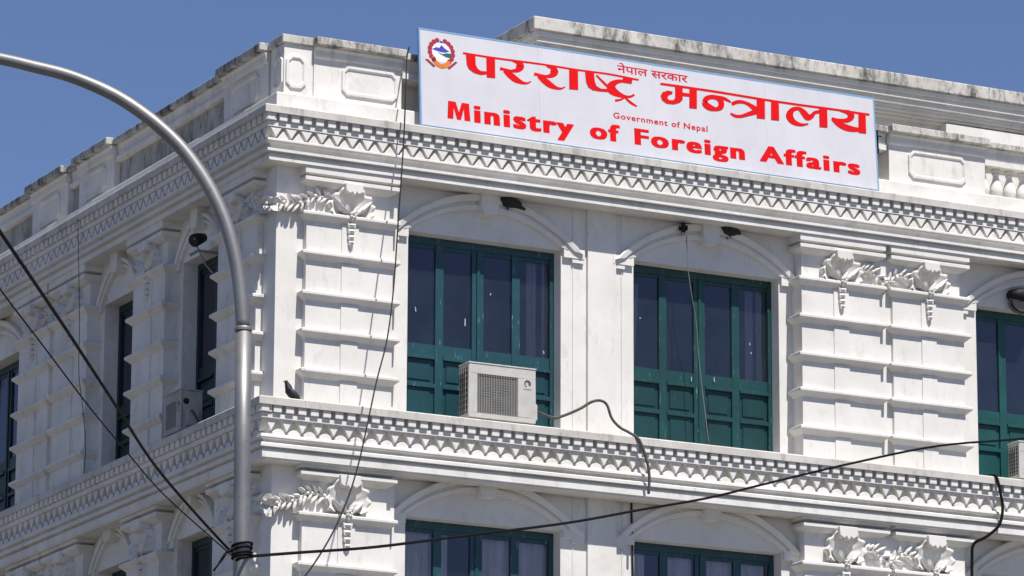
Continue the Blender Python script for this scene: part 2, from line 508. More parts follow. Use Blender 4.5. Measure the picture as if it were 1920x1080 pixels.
# ---- pilasters
def shell(uc, zc, d0, w, h):
    """scallop bowl with a ribbed rim, side leaves, a crown block and a curl at the foot"""
    b = MB()
    n, mr, ribs = 72, 9, 9
    vs = []
    rx_, rz_ = uc, zc - h * (0.40 if h < 0.5 else 0.20)
    kr = 0.82 if h < 0.5 else 0.64
    tm = 1.75 if h < 0.5 else 2.15
    for j in range(mr + 1):
        r = j / mr
        for i in range(n + 1):
            t = -tm + 2 * tm * i / n
            wave = 0.5 + 0.5 * math.cos(2 * math.pi * ribs * i / n)
            rad = r * h * kr * (0.90 + 0.10 * (1 - wave))
            side = 1.0 - 0.30 * (abs(t) / tm) ** 2
            x = rx_ + rad * side * math.sin(t) * (w / h) * 0.80
            zz = rz_ + rad * math.cos(t) * side
            out = d0 + 0.012 + 0.135 * r ** 2.2 - 0.030 * wave * r
            vs.append((x, out, zz))
    for i in range(n + 1):
        p = vs[mr * (n + 1) + i]
        vs.append((p[0] * 0.96 + uc * 0.04, d0 - 0.01, p[2] * 0.98 + zc * 0.02))
    fs = []
    for j in range(mr + 1):
        for i in range(n):
            a = j * (n + 1) + i
            fs.append((a, a + 1, a + n + 2, a + n + 1))
    b.add(vs, fs)
    crown = MB().prism([(uc - w * 0.21, zc + h * 0.47), (uc + w * 0.21, zc + h * 0.47), (uc + w * 0.19, zc + h * 0.24), (uc + w * 0.10, zc + h * 0.17), (uc + w * 0.05, zc + h * 0.22), (uc, zc + h * 0.12), (uc - w * 0.05, zc + h * 0.22), (uc - w * 0.10, zc + h * 0.17), (uc - w * 0.19, zc + h * 0.24)], d0, d0 + 0.19)
    foot = MB()
    for s in (-1, 1):
        if h < 0.5:
            foot.leaf((uc + s * w * 0.10, d0 + 0.07, zc - h * 0.44), (uc + s * w * 0.47, d0 + 0.07, zc + h * 0.06), 0.075, 0.10)
        foot.leaf((uc + s * w * 0.06, d0 + 0.08, zc - h * 0.46), (uc + s * w * 0.30, d0 + 0.08, zc - h * 0.12), 0.065, 0.085)
        foot.leaf((uc + s * w * 0.02, d0 + 0.09, zc - h * 0.47), (uc + s * w * 0.13, d0 + 0.09, zc - h * 0.12), 0.055, 0.070)
        foot.leaf((uc + s * 0.01, d0 + 0.06, zc - h * 0.42), (uc + s * w * 0.22, d0 + 0.06, zc - h * 0.56), 0.060, 0.060)
    foot.leaf((uc, d0 + 0.10, zc - h * 0.40), (uc, d0 + 0.10, zc - h * 0.66), 0.075, 0.060)
    for k in range(5):
        a = 2 * math.pi * k / 5
        foot.blob((uc + 0.032 * math.cos(a), d0 + 0.145, zc - h * 0.44 + 0.032 * math.sin(a)), (0.022, 0.03, 0.022), 0, 8, 5)
    return b, crown, foot

def pendant(uc, zt, d0, s=1.0):
    b = MB()
    zz = zt
    for hw, hh in ((0.062, 0.075), (0.056, 0.075), (0.050, 0.07), (0.040, 0.06)):
        b.prism([(uc - hw * s, zz), (uc + hw * s, zz), (uc + hw * 0.8 * s, zz - hh * 0.8 * s), (uc, zz - hh * s), (uc - hw * 0.8 * s, zz - hh * 0.8 * s)], d0 - 0.01, d0 + 0.045)
        b.blob((uc, d0 + 0.03, zz - hh * 0.4 * s), (hw * 0.8 * s, 0.05, hh * 0.35 * s), 0, 7, 4)
        zz -= hh * 1.12 * s
    return b

def garland(path, d0, n, flip=1, size=1.0):
    """stem with paired pointed leaves and small buds"""
    b = MB()
    pts = catmull([(p[0], 0, p[1]) for p in path], 8)
    rnd = random.Random(int(path[0][0] * 100) + n)
    b.tube([(p.x, d0 + 0.03, p.z) for p in pts], 0.022, 6)
    n = n + 3
    for i in range(n):
        k = int((len(pts) - 2) * i / (n - 1))
        p = pts[k]
        t = (pts[k + 1] - pts[k]).normalized()
        for s in (-1, 1):
            an = math.atan2(t.z, t.x) + s * (0.85 + rnd.uniform(-0.2, 0.2))
            ln = (0.140 + rnd.uniform(-0.02, 0.025)) * size
            b.leaf((p.x, d0 + 0.03, p.z), (p.x + ln * math.cos(an), d0 + 0.03, p.z + ln * math.sin(an)), 0.046 * size, 0.050 + rnd.uniform(0, 0.03))
        if i % 3 == 0:
            b.blob((p.x, d0 + 0.065, p.z), (0.026, 0.035, 0.026), 0, 7, 5)
    return b

def pilaster(F, z, ztop_soffit, halves, dw, mat, courses, cap, zbot, garlands=(), lower=False, cols=None):
    """halves: list of (u0, u1) block stacks; z: height of the ledge the heights below are counted from"""
    ua, ub = halves[0][0] + 0.03, halves[-1][1] - 0.03
    sh = MB()
    sh.wrap(ua, ub, dw, 0.05, [(0, z + ztop_soffit), (0, zbot)])
    body = part('pilaster', sh, mat, bld, F)
    cp = MB()
    for i, (a, b) in enumerate(halves):
        cp.wrap(a + 0.08, b - 0.08, dw - 0.01, 0.05, [(0.145, z + ztop_soffit + 0.01), (0.145, z + cap + 0.045), (0.03, z + cap + 0.02), (0.03, z + cap + 0.002), (0.145, z + cap), (0.145, z + cap - 0.055), (0.045, z + cap - 0.11), (0.0, z + cap - 0.12)])
    part('capital_moulding', cp, mat, body, F, 0.004)
    for a, b in halves:
        for i, zt in enumerate(courses):
            zz = z + zt
            lg = MB().wrap(a, b, dw - 0.01, 0.10, [(0.060, zz), (0.084, zz - 0.012), (0.084, zz - 0.050), (0.045, zz - 0.082), (0.015, zz - 0.112), (0.0, zz - 0.122)])
            part('course_ledge', lg, mat, body, F, 0.004)
            zn = (z + courses[i + 1]) if i + 1 < len(courses) else zbot
            bk = MB().wrap(a, b, dw - 0.01, 0.10, [(0, zz - 0.120), (0, zn - 0.001)])
            uc = (a + b) / 2
            bk.box(uc - 0.125, uc + 0.125, 0.09, 0.118, zn + 0.006, zz - 0.121)
            part('course_block', bk, mat, body, F)
        uc = (a + b) / 2
        zc, w, h = (z + courses[0] + 0.21, 0.64, 0.47) if not lower else (z + courses[0] + 0.265, 0.74, 0.56)
        sb, crown, foot = shell(uc, zc, 0.05, w, h)
        part('shell_ornament', sb, mat, body, F, smooth=True)
        part('shell_crown', crown, mat, body, F, 0.006)
        part('shell_leaf_spray', foot, mat, body, F)
        part('pendant_ornament', pendant(uc, z + courses[0] - 0.10, 0.118, 1.0 if not lower else 1.15), mat, body, F)
    for path, n, flip in garlands:
        part('garland', garland(path, 0.045, n, flip, 1.1 if lower else 1.0), mat, body, F)
    return body

CA = [-1.245, -1.79, -2.345, -2.86, -3.405]
CL = [-1.345, -2.015, -2.69, -3.36]
S1 = [(0.40, 1.69)]
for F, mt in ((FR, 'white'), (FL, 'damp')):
    pilaster(F, ZU, -0.60, S1, -0.02, mt, CA, -0.775, ZL + 0.10,
             [([(0.78, ZU - 1.02), (0.52, ZU - 1.02), (0.30, ZU - 1.14), (0.08, ZU - 1.16), (-0.10, ZU - 1.21)], 9, 1)])
    pilaster(F, ZL, -0.69, S1, -0.02, mt, CL, -0.80, ZL - 3.9,
             [([(0.72, ZL - 1.10), (0.50, ZL - 1.08), (0.30, ZL - 1.20), (0.10, ZL - 1.24), (-0.08, ZL - 1.30)], 8, 1)], True)
def swag(um, z, c0):
    return ([(um - 0.42, z + c0 + 0.22), (um - 0.22, z + c0 + 0.21), (um, z + c0 + 0.07), (um + 0.22, z + c0 + 0.21), (um + 0.42, z + c0 + 0.18)], 9, -1)
D_R = [(8.14, 9.44), (9.66, 10.87)]
D_L = [(6.44, 7.72), (7.92, 9.16)]
for F, H, dw, mt in ((FR, D_R, BAY_R - 0.02, 'white'), (FL, D_L, BAY_L - 0.02, 'damp')):
    um = (H[0][1] + H[1][0]) / 2
    pilaster(F, ZU, -0.60, H, dw, mt, CA, -0.775, ZL + 0.10, [swag(um, ZU, CA[0])])
    pilaster(F, ZL, -0.69, H, dw, mt, CL, -0.80, ZL - 3.9, [swag(um, ZL, CL[0] + 0.03)], True)
S2 = [(3.54, 4.70)]
pilaster(FL, ZU, -0.60, S2, BAY_L - 0.02, 'damp', CA, -0.775, ZL + 0.10)
pilaster(FL, ZL, -0.69, S2, BAY_L - 0.02, 'damp', CL, -0.80, ZL - 3.9, (), True)

# ---- pier between the two right-hand windows
for z0, z1 in ((ZL + 0.10, ZU - 0.60), (ZL - 3.9, ZL - 0.69)):
    pr = MB().box(4.81, 5.26, BAY_R - 0.01, BAY_R + 0.05, z0, z1)
    pr.box(4.59, 4.605, BAY_R - 0.01, BAY_R + 0.012, z0, z1).box(5.36, 5.375, BAY_R - 0.01, BAY_R + 0.012, z0, z1)
    part('pier', pr, 'white', bld, FR, 0.004)

# ---- arched window hoods
def hood(F, u0, u1, d, zs, key_top, mat, wide=True):
    uc, hi = (u0 + u1) / 2, (u1 - u0) / 2
    ho = hi + (0.33 if wide else 0.17)
    ri, ro = (0.38, 0.68) if wide else (0.38, 0.60)
    prof = [(0.0, -0.01), (0.0, 0.055), (0.30, 0.065), (0.36, 0.035), (0.50, 0.035), (0.56, 0.085), (0.92, 0.10), (1.0, 0.08), (1.0, -0.01)]
    n = 28
    vs, fs = [], []
    for i in range(n + 1):
        t = -1 + 2 * i / n
        q = 1 - t * t
        for k, out in prof:
            hw = hi * 0.99 + (ho - hi) * k
            zz = zs + 0.03 - 0.07 * k + (ri + (ro - ri) * k) * (q ** 0.92)
            vs.append((uc + hw * t, d + out, zz))
    m_ = len(prof)
    for i in range(n):
        for j in range(m_ - 1):
            a = i * m_ + j
            fs.append((a, a + 1, a + m_ + 1, a + m_))
    fs.append(tuple(range(m_)))
    fs.append(tuple(range(n * m_, (n + 1) * m_)))
    b = MB()
    b.add(vs, fs)
    for s in (-1, 1):
        e0, e1 = sorted((uc + s * (hi + 0.02), uc + s * (ho + 0.02)))
        b.box(e0, e1, d - 0.01, d + 0.055, zs - 0.10, zs + 0.03)
        i0, i1 = sorted((uc + s * (hi + 0.16), uc + s * (ho + 0.015)))
        b.box(i0, i1, d - 0.01, d + 0.045, zs - 0.16, zs - 0.10)
    h_ = part('window_hood', b, mat, bld, F)
    kz = zs + 0.33
    k_ = MB().prism([(uc - 0.095, kz), (uc + 0.095, kz), (uc + 0.13, kz + 0.12), (uc + 0.13, key_top), (uc - 0.13, key_top), (uc - 0.13, kz + 0.12)], d - 0.01, d + 0.16)
    part('keystone', k_, mat, h_, F, 0.006)
for F, W, d, mt in ((FR, WIN_R, BAY_R, 'white'), (FL, WIN_L, BAY_L, 'damp')):
    for i, (a, b) in enumerate(W):
        wide = (b - a) > 2
        hood(F, a, b, d, TOP_A, ZU - 0.62, mt, wide)
        hood(F, a, b, d, TOP_B, ZL - 0.70, mt, wide)

# ---- windows
def curtain_mesh(u0, u1, z0, z1, d, lean=0.0, amp=0.022):
    b = MB()
    n = max(6, int((u1 - u0) / 0.022))
    vs, fs = [], []
    for j, z in enumerate((z0, (z0 + z1) / 2, z1)):
        for i in range(n + 1):
            t = i / n
            vs.append((u0 + (u1 - u0) * t + lean * (1 - j / 2), d + amp * math.sin(t * (u1 - u0) * 62) + 0.008 * math.sin(t * 17 + j), z))
    for j in range(2):
        for i in range(n):
            a = j * (n + 1) + i
            fs.append((a, a + 1, a + n + 2, a + n + 1))
    b.add(vs, fs)
    return b

def window(F, u0, u1, d, z0, z1, zl, mat, curtains, pane_bot=1.245, glass_mat='glass'):
    """d: plane of the window front; zl: ledge height its divisions are counted from"""
    fw_, ft, pb = 0.062, 0.10, zl + pane_bot
    fr = MB()
    fr.box(u0, u0 + fw_, d - 0.08, d, z0, z1).box(u1 - fw_, u1, d - 0.08, d, z0, z1)
    fr.box(u0 + fw_, u1 - fw_, d - 0.08, d - 0.002, z1 - ft, z1)
    w = part('window', fr, mat, bld, F, 0.004)
    wide = (u1 - u0) > 2
    nc = 4 if wide else 2
    cw = (u1 - u0) / nc
    cuts = [u0 + fw_]
    for i in range(1, nc):
        hw = 0.090 if i == nc / 2 else 0.062
        cuts += [u0 + cw * i - hw, u0 + cw * i + hw]
    cuts.append(u1 - fw_)
    for i in range(1, len(cuts) - 1, 2):
        mb = MB().box(cuts[i], cuts[i + 1], d - 0.07, d - 0.012, z0, z1 - ft)
        if i == nc - 1:
            um = (cuts[i] + cuts[i + 1]) / 2
            mb.box(um - 0.022, um + 0.022, d - 0.02, d + 0.008, z0, z1 - ft)
        part('mullion', mb, mat, w, F, 0.003)
    rails = [(pb - 0.16, pb, 0.0), (pb - 0.205, pb - 0.16, 0.028), (zl + 0.645, zl + 0.70, 0.018), (z0, z0 + 0.08, 0.0)]
    for i in range(0, len(cuts), 2):
        a, b = cuts[i], cuts[i + 1]
        for r0, r1, pj in rails:
            part('rail', MB().box(a, b, d - 0.065, d - 0.018 + pj, r0, r1), mat, w, F, 0.003)
        part('pane', MB().box(a, b, d - 0.046, d - 0.040, pb, z1 - ft), glass_mat, w, F)
        part('top_bar', MB().box(a, b, d - 0.06, d - 0.028, z1 - ft - 0.055, z1 - ft), mat, w, F)
        for p0, p1 in ((zl + 0.70, pb - 0.205), (z0 + 0.08, zl + 0.645)):
            if p1 - p0 > 0.05:
                pn = MB().box(a, b, d - 0.065, d - 0.045, p0, p1)
                if b - a > 0.15:
                    pn.wrap(a + 0.07, b - 0.07, d - 0.05, d - 0.045, [(0, p1 - 0.05), (0.0, p0 + 0.05)])
                    pn.box(a + 0.06, b - 0.06, d - 0.046, d - 0.032, p0 + 0.05, p1 - 0.05)
                part('panel', pn, {'teal': 'teal_panel', 'teal_green': 'green_panel'}.get(mat, mat), w, F, 0.003)
    for c in curtains:
        part('curtain', curtain_mesh(u0 + c[0], u0 + c[1], c[2] + zl, c[3] + zl, d - 0.11, c[4] if len(c) > 4 else 0), 'cloth', w, F, smooth=True)
    rm = MB()
    a, b, e0, e1 = u0 - 0.3, u1 + 0.3, d - 0.30, d - 2.6
    zb, zt = z0 - 0.3, z1 + 0.5
    rm.add([(a, e0, zb), (b, e0, zb), (b, e1, zb), (a, e1, zb), (a, e0, zt), (b, e0, zt), (b, e1, zt), (a, e1, zt)],
           [(0, 1, 2, 3), (4, 5, 6, 7), (2, 3, 7, 6), (1, 2, 6, 5), (0, 3, 7, 4)])
    part('room_interior', rm, 'room', w, F)
    return w
def scrap(w, F, u, z, d, hw, hh, tilt, mat='fleck'):
    c, s = math.cos(tilt), math.sin(tilt)
    part('paint_fleck', MB().add([(u + x * c - y * s, d, z + x * s + y * c) for x, y in ((-hw, -hh), (hw, -hh * 0.8), (hw * 0.7, hh), (-hw * 0.8, hh * 0.9))], [(0, 1, 2, 3)]), mat, w, F)
GD_R, GD_L = BAY_R - 0.20, BAY_L - 0.22
w1 = window(FR, *WIN_R[0], GD_R, ZL + 0.10, TOP_A - 0.002, ZL, 'teal', [(1.98, 2.14, 0.9, 2.7), (2.22, 2.32, 0.9, 2.7)])
w2 = window(FR, *WIN_R[1], GD_R, ZL + 0.10, TOP_A - 0.002, ZL, 'teal_green', [(0.10, 0.26, 0.9, 2.5, -0.08), (1.98, 2.10, 0.9, 2.7), (2.16, 2.26, 0.9, 2.7)], 1.28)
window(FR, *WIN_R[2], GD_R, ZL + 0.10, TOP_A - 0.002, ZL, 'teal_dark', [(2.1, 2.3, 0.9, 2.7)])
window(FR, *WIN_R[0], GD_R, ZL - 3.90, TOP_B - 0.002, ZL - 4, 'teal', [(0.05, 0.55, 0.9, 2.75), (0.64, 0.78, 0.9, 2.75), (1.20, 1.74, 0.9, 2.75), (1.80, 2.32, 0.9, 2.75)], glass_mat='glass_clear')
window(FR, *WIN_R[1], GD_R, ZL - 3.90, TOP_B - 0.002, ZL - 4, 'teal', [(0.08, 0.34, 0.9, 2.75), (0.68, 1.08, 0.9, 2.75), (1.30, 1.74, 0.9, 2.75), (1.84, 2.25, 0.9, 2.75)], glass_mat='glass_clear')
window(FR, *WIN_R[2], GD_R, ZL - 3.90, TOP_B - 0.002, ZL - 4, 'teal_dark', [(0.1, 0.5, 0.9, 2.75), (1.2, 1.7, 0.9, 2.75)], glass_mat='glass_clear')
for u, z, hw, hh, tl in ((2.29, 15.46, 0.010, 0.045, 0.2), (3.44, 15.80, 0.012, 0.018, -0.4), (4.27, 15.07, 0.012, 0.03, 0.3), (3.05, 15.36, 0.012, 0.07, 0.0)):
    scrap(w1, FR, u, z, GD_R - 0.0385, hw * 0.8, hh * 0.8, tl)
for u, z, hw, hh, tl in ((7.58, 15.55, 0.010, 0.03, 0.1), (7.60, 15.42, 0.012, 0.02, 0.5), (5.80, 15.73, 0.014, 0.014, 0.3), (6.60, 14.93, 0.009, 0.05, 0.0), (6.97, 14.96, 0.011, 0.05, 0.1)):
    scrap(w2, FR, u, z, GD_R + 0.0015 if z < 15.1 and z > 14.9 else GD_R - 0.0385, hw * 0.8, hh * 0.7, tl)
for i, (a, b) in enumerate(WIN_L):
    window(FL, a, b, GD_L, ZL + 0.10, TOP_A - 0.002, ZL, 'teal_shaded', [(b - a - 0.5, b - a - 0.3, 0.9, 2.6)] if i == 2 else [])
    window(FL, a, b, GD_L, ZL - 3.90, TOP_B - 0.002, ZL - 4, 'teal_shaded', [])

# ---- parapet
def octagon(u0, u1, z0, z1, c=0.075):
    return [(u0 + c, z0), (u1 - c, z0), (u1, z0 + c), (u1, z1 - c), (u1 - c, z1), (u0 + c, z1), (u0, z1 - c), (u0, z0 + c)]

def octo_panel(F, u0, u1, z0, z1, d, mat, parent):
    o1, o2 = octagon(u0, u1, z0, z1), octagon(u0 + 0.035, u1 - 0.035, z0 + 0.035, z1 - 0.035, 0.062)
    o3 = octagon(u0 + 0.055, u1 - 0.055, z0 + 0.055, z1 - 0.055, 0.055)
    b = MB()
    vs = [(a, d - 0.01, c) for a, c in o1] + [(a, d + 0.028, c) for a, c in o1] + [(a, d + 0.030, c) for a, c in o2] + [(a, d + 0.006, c) for a, c in o3]
    fs = []
    for j in range(3):
        for i in range(8):
            i2 = (i + 1) % 8
            fs.append((j * 8 + i, j * 8 + i2, (j + 1) * 8 + i2, (j + 1) * 8 + i))
    fs.append(tuple(range(24, 32)))
    b.add(vs, fs)
    return part('octagonal_panel', b, mat, parent, F)

def baluster_mesh(mat):
    h = 0.50
    prof = [(0.070, 0), (0.070, 0.03), (0.050, 0.045), (0.062, 0.07), (0.098, 0.13), (0.104, 0.18), (0.088, 0.25), (0.056, 0.33), (0.042, 0.39), (0.048, 0.41), (0.062, 0.425), (0.05, 0.44), (0.070, 0.455), (0.070, h)]
    return MB().lathe(prof, 12).mesh('baluster', mat, ID, 0, True)

def parapet(F, mat, cop, beds, bays, base_step):
    """beds: pedestals (u0, u1, panel); bays: (u0, u1, baluster list range) set back between them"""
    z = ZU
    pl = MB()
    pl.run([(-0.55, z + 0.385), (0.03, z + 0.385), (0.045, z + 0.37), (0.045, z + 0.10), (-0.55, z + 0.10)], END_R)
    p = part('parapet', pl, mat, bld, F)
    # corner post, shared by both sides and built once
    if F is FR:
        part('corner_post', MB().box(0.135, 0.57, -0.56, -0.135, z + 0.38, z + 1.14), mat, p, F, 0.004)
        part('corner_coping', MB().box(0.095, 0.57, -0.58, -0.095, z + 1.14, z + 1.255), cop, p, F, 0.008)
    octo_panel(F, 0.16, 0.46, z + 0.52, z + 0.98, -0.135, mat, p)
    for u0, u1, pan in beds:
        b = MB().box(u0, u1, -0.55, -0.12, z + 0.38, z + 0.98)
        b.run([(-0.12, z + 0.98), (-0.095, z + 0.985), (-0.085, z + 1.01), (-0.080, z + 1.09), (-0.060, z + 1.12), (-0.060, z + 1.14), (-0.5, z + 1.14), (-0.5, z + 0.98)], u1, u0)
        part('pedestal', b, mat, p, F, 0.004)
        part('coping', MB().box(u0 - 0.02, u1 + 0.02, -0.60, 0.025, z + 1.14, z + 1.25), cop, p, F, 0.010)
        if base_step:
            part('base_step', MB().box(u0 - 0.02, u1 + 0.02, -0.3, 0.12, z + 0.118, z + 0.19), mat, p, F, 0.006)
        if pan:
            octo_panel(F, u0 + pan[0], u0 + pan[1], z + 0.52, z + 0.93, -0.12, mat, p)
    bm_ = baluster_mesh(mat if F is FR else 'mould_shade')
    for u0, u1, c0, c1, solid in bays:
        b = MB().box(u0 + 0.021, u1 - 0.021, -0.52, -0.14, z + 0.885, z + 0.965)
        b.run([(-0.185, z + 0.965), (-0.175, z + 0.99), (-0.165, z + 1.10), (-0.150, z + 1.14), (-0.52, z + 1.14), (-0.52, z + 0.965)], u1 - 0.021, u0 + 0.021)
        part('hand_rail', b, mat, p, F)
        part('coping', MB().box(u0 + 0.021, u1 - 0.021, -0.58, -0.080, z + 1.14, z + 1.235), cop, p, F, 0.010)
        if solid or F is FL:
            part('light_stop_infill', MB().box(u0, u1, -0.5, (-0.44 if F is FR else -0.215), z + 0.38, z + 0.886), mat if F is FR else 'mould_shade', p, F)  # added panel that shuts out light through the balustrade
        u = c0
        while u < c1 and F is FR:
            put('baluster', bm_, p, F(u, -0.30, z + 0.385))
            u += 0.232
    return p
parapet(FR, 'trim', 'coping', [(0.573, 1.90, (0.42, 1.26)), (9.78, 11.44, (0.33, 1.32))], [(1.90, 9.78, 0, 0, True), (11.44, 16.0, 11.52, 13.6, False)], False)
parapet(FL, 'damp', 'dark_coping', [(0.62, 2.10, (0.30, 1.20)), (6.10, 7.45, (0.30, 1.10)), (7.90, 9.35, (0.30, 1.15))],
        [(2.10, 6.10, 2.25, 6.0, False), (7.45, 7.90, 0, 0, True), (9.35, 16.0, 9.50, 11.2, False)], True)

# ---- attic block behind the parapet
at = MB()
ax, ay, zt = 4.577, 1.30, ZU + 2.49
att = part('attic_wall', MB().box(ax + 0.42, END_R - 1, ay + 0.42, 9.0, ZU, zt - 0.60).box(11.70, END_R - 0.9, ay + 0.22, ay + 0.43, ZU, zt - 0.60), 'trim', bld)
st = [(0.0, zt), (0.0, zt - 0.195)]
def ring(b, off, z0, z1):
    b.box(ax + off, END_R - 1 - off, ay + off, 9.0 - off, z0, z1)
tb = MB()
ring(tb, 0.0, zt - 0.195, zt)
part('attic_coping', tb, 'coping', att, ID, 0.012)
ab = MB()
for off, z0, z1 in ((0.05, 0.195, 0.27), (0.08, 0.27, 0.29), (0.085, 0.29, 0.35), (0.125, 0.35, 0.375), (0.13, 0.375, 0.435), (0.185, 0.435, 0.47), (0.20, 0.47, 0.52), (0.26, 0.52, 0.56), (0.32, 0.56, 0.60)):
    ring(ab, off, zt - z1, zt - z0)
part('attic_moulding', ab, 'trim', att, ID, 0.006)

# ------------------------------------------------------------------ the sign
SO = Vector((2.03, -0.22, ZU + 0.15))
SU, SV, SN = Vector((1, 0, 0)), Vector((0, 0.1, 1.4)).normalized(), Vector((0, -1.4, 0.1)).normalized()
SF = lambda a, c, b: tuple(SU * a + SV * b + SN * c)
sign = thing('ministry_sign', 'wide white board with red Devanagari and English lettering standing on the cornice', 'sign', SO)
SW, SH = 7.36, 1.415
nb = 4
for i in range(nb):
    w_ = (SW - 0.048) / nb
    part('board', MB().box(0.024 + w_ * i + (0.0012 if i else 0), 0.024 + w_ * (i + 1), -0.03, 0.0006 * (i % 2), 0.010, SH - 0.024), 'sign_white', sign, SF)
part('frame', MB().box(0, 0.024, -0.035, 0.003, 0, SH).box(SW - 0.024, SW, -0.035, 0.003, 0, SH).box(0.024, SW - 0.024, -0.035, 0.003, SH - 0.024, SH).box(0.024, SW - 0.024, -0.035, 0.002, 0, 0.010), 'sign_blue', sign, SF)
# back struts down to the ledge and tie bars at the right-hand end
for a in (0.4, 2.6, 4.8, 7.0):
    part('support_leg', MB().box(a - 0.025, a + 0.025, -0.075, -0.036, -0.03, SH - 0.1), 'iron', sign, SF)
tie = MB().box(SW + 0.10, SW + 0.12, -0.15, -0.13, 0.62, 0.98).box(SW - 0.05, SW + 0.16, -0.12, -0.10, 0.87, 0.885).box(SW - 0.05, SW + 0.11, -0.12, -0.10, 0.67, 0.685)
part('tie_bar', tie, 'iron', sign, SF)

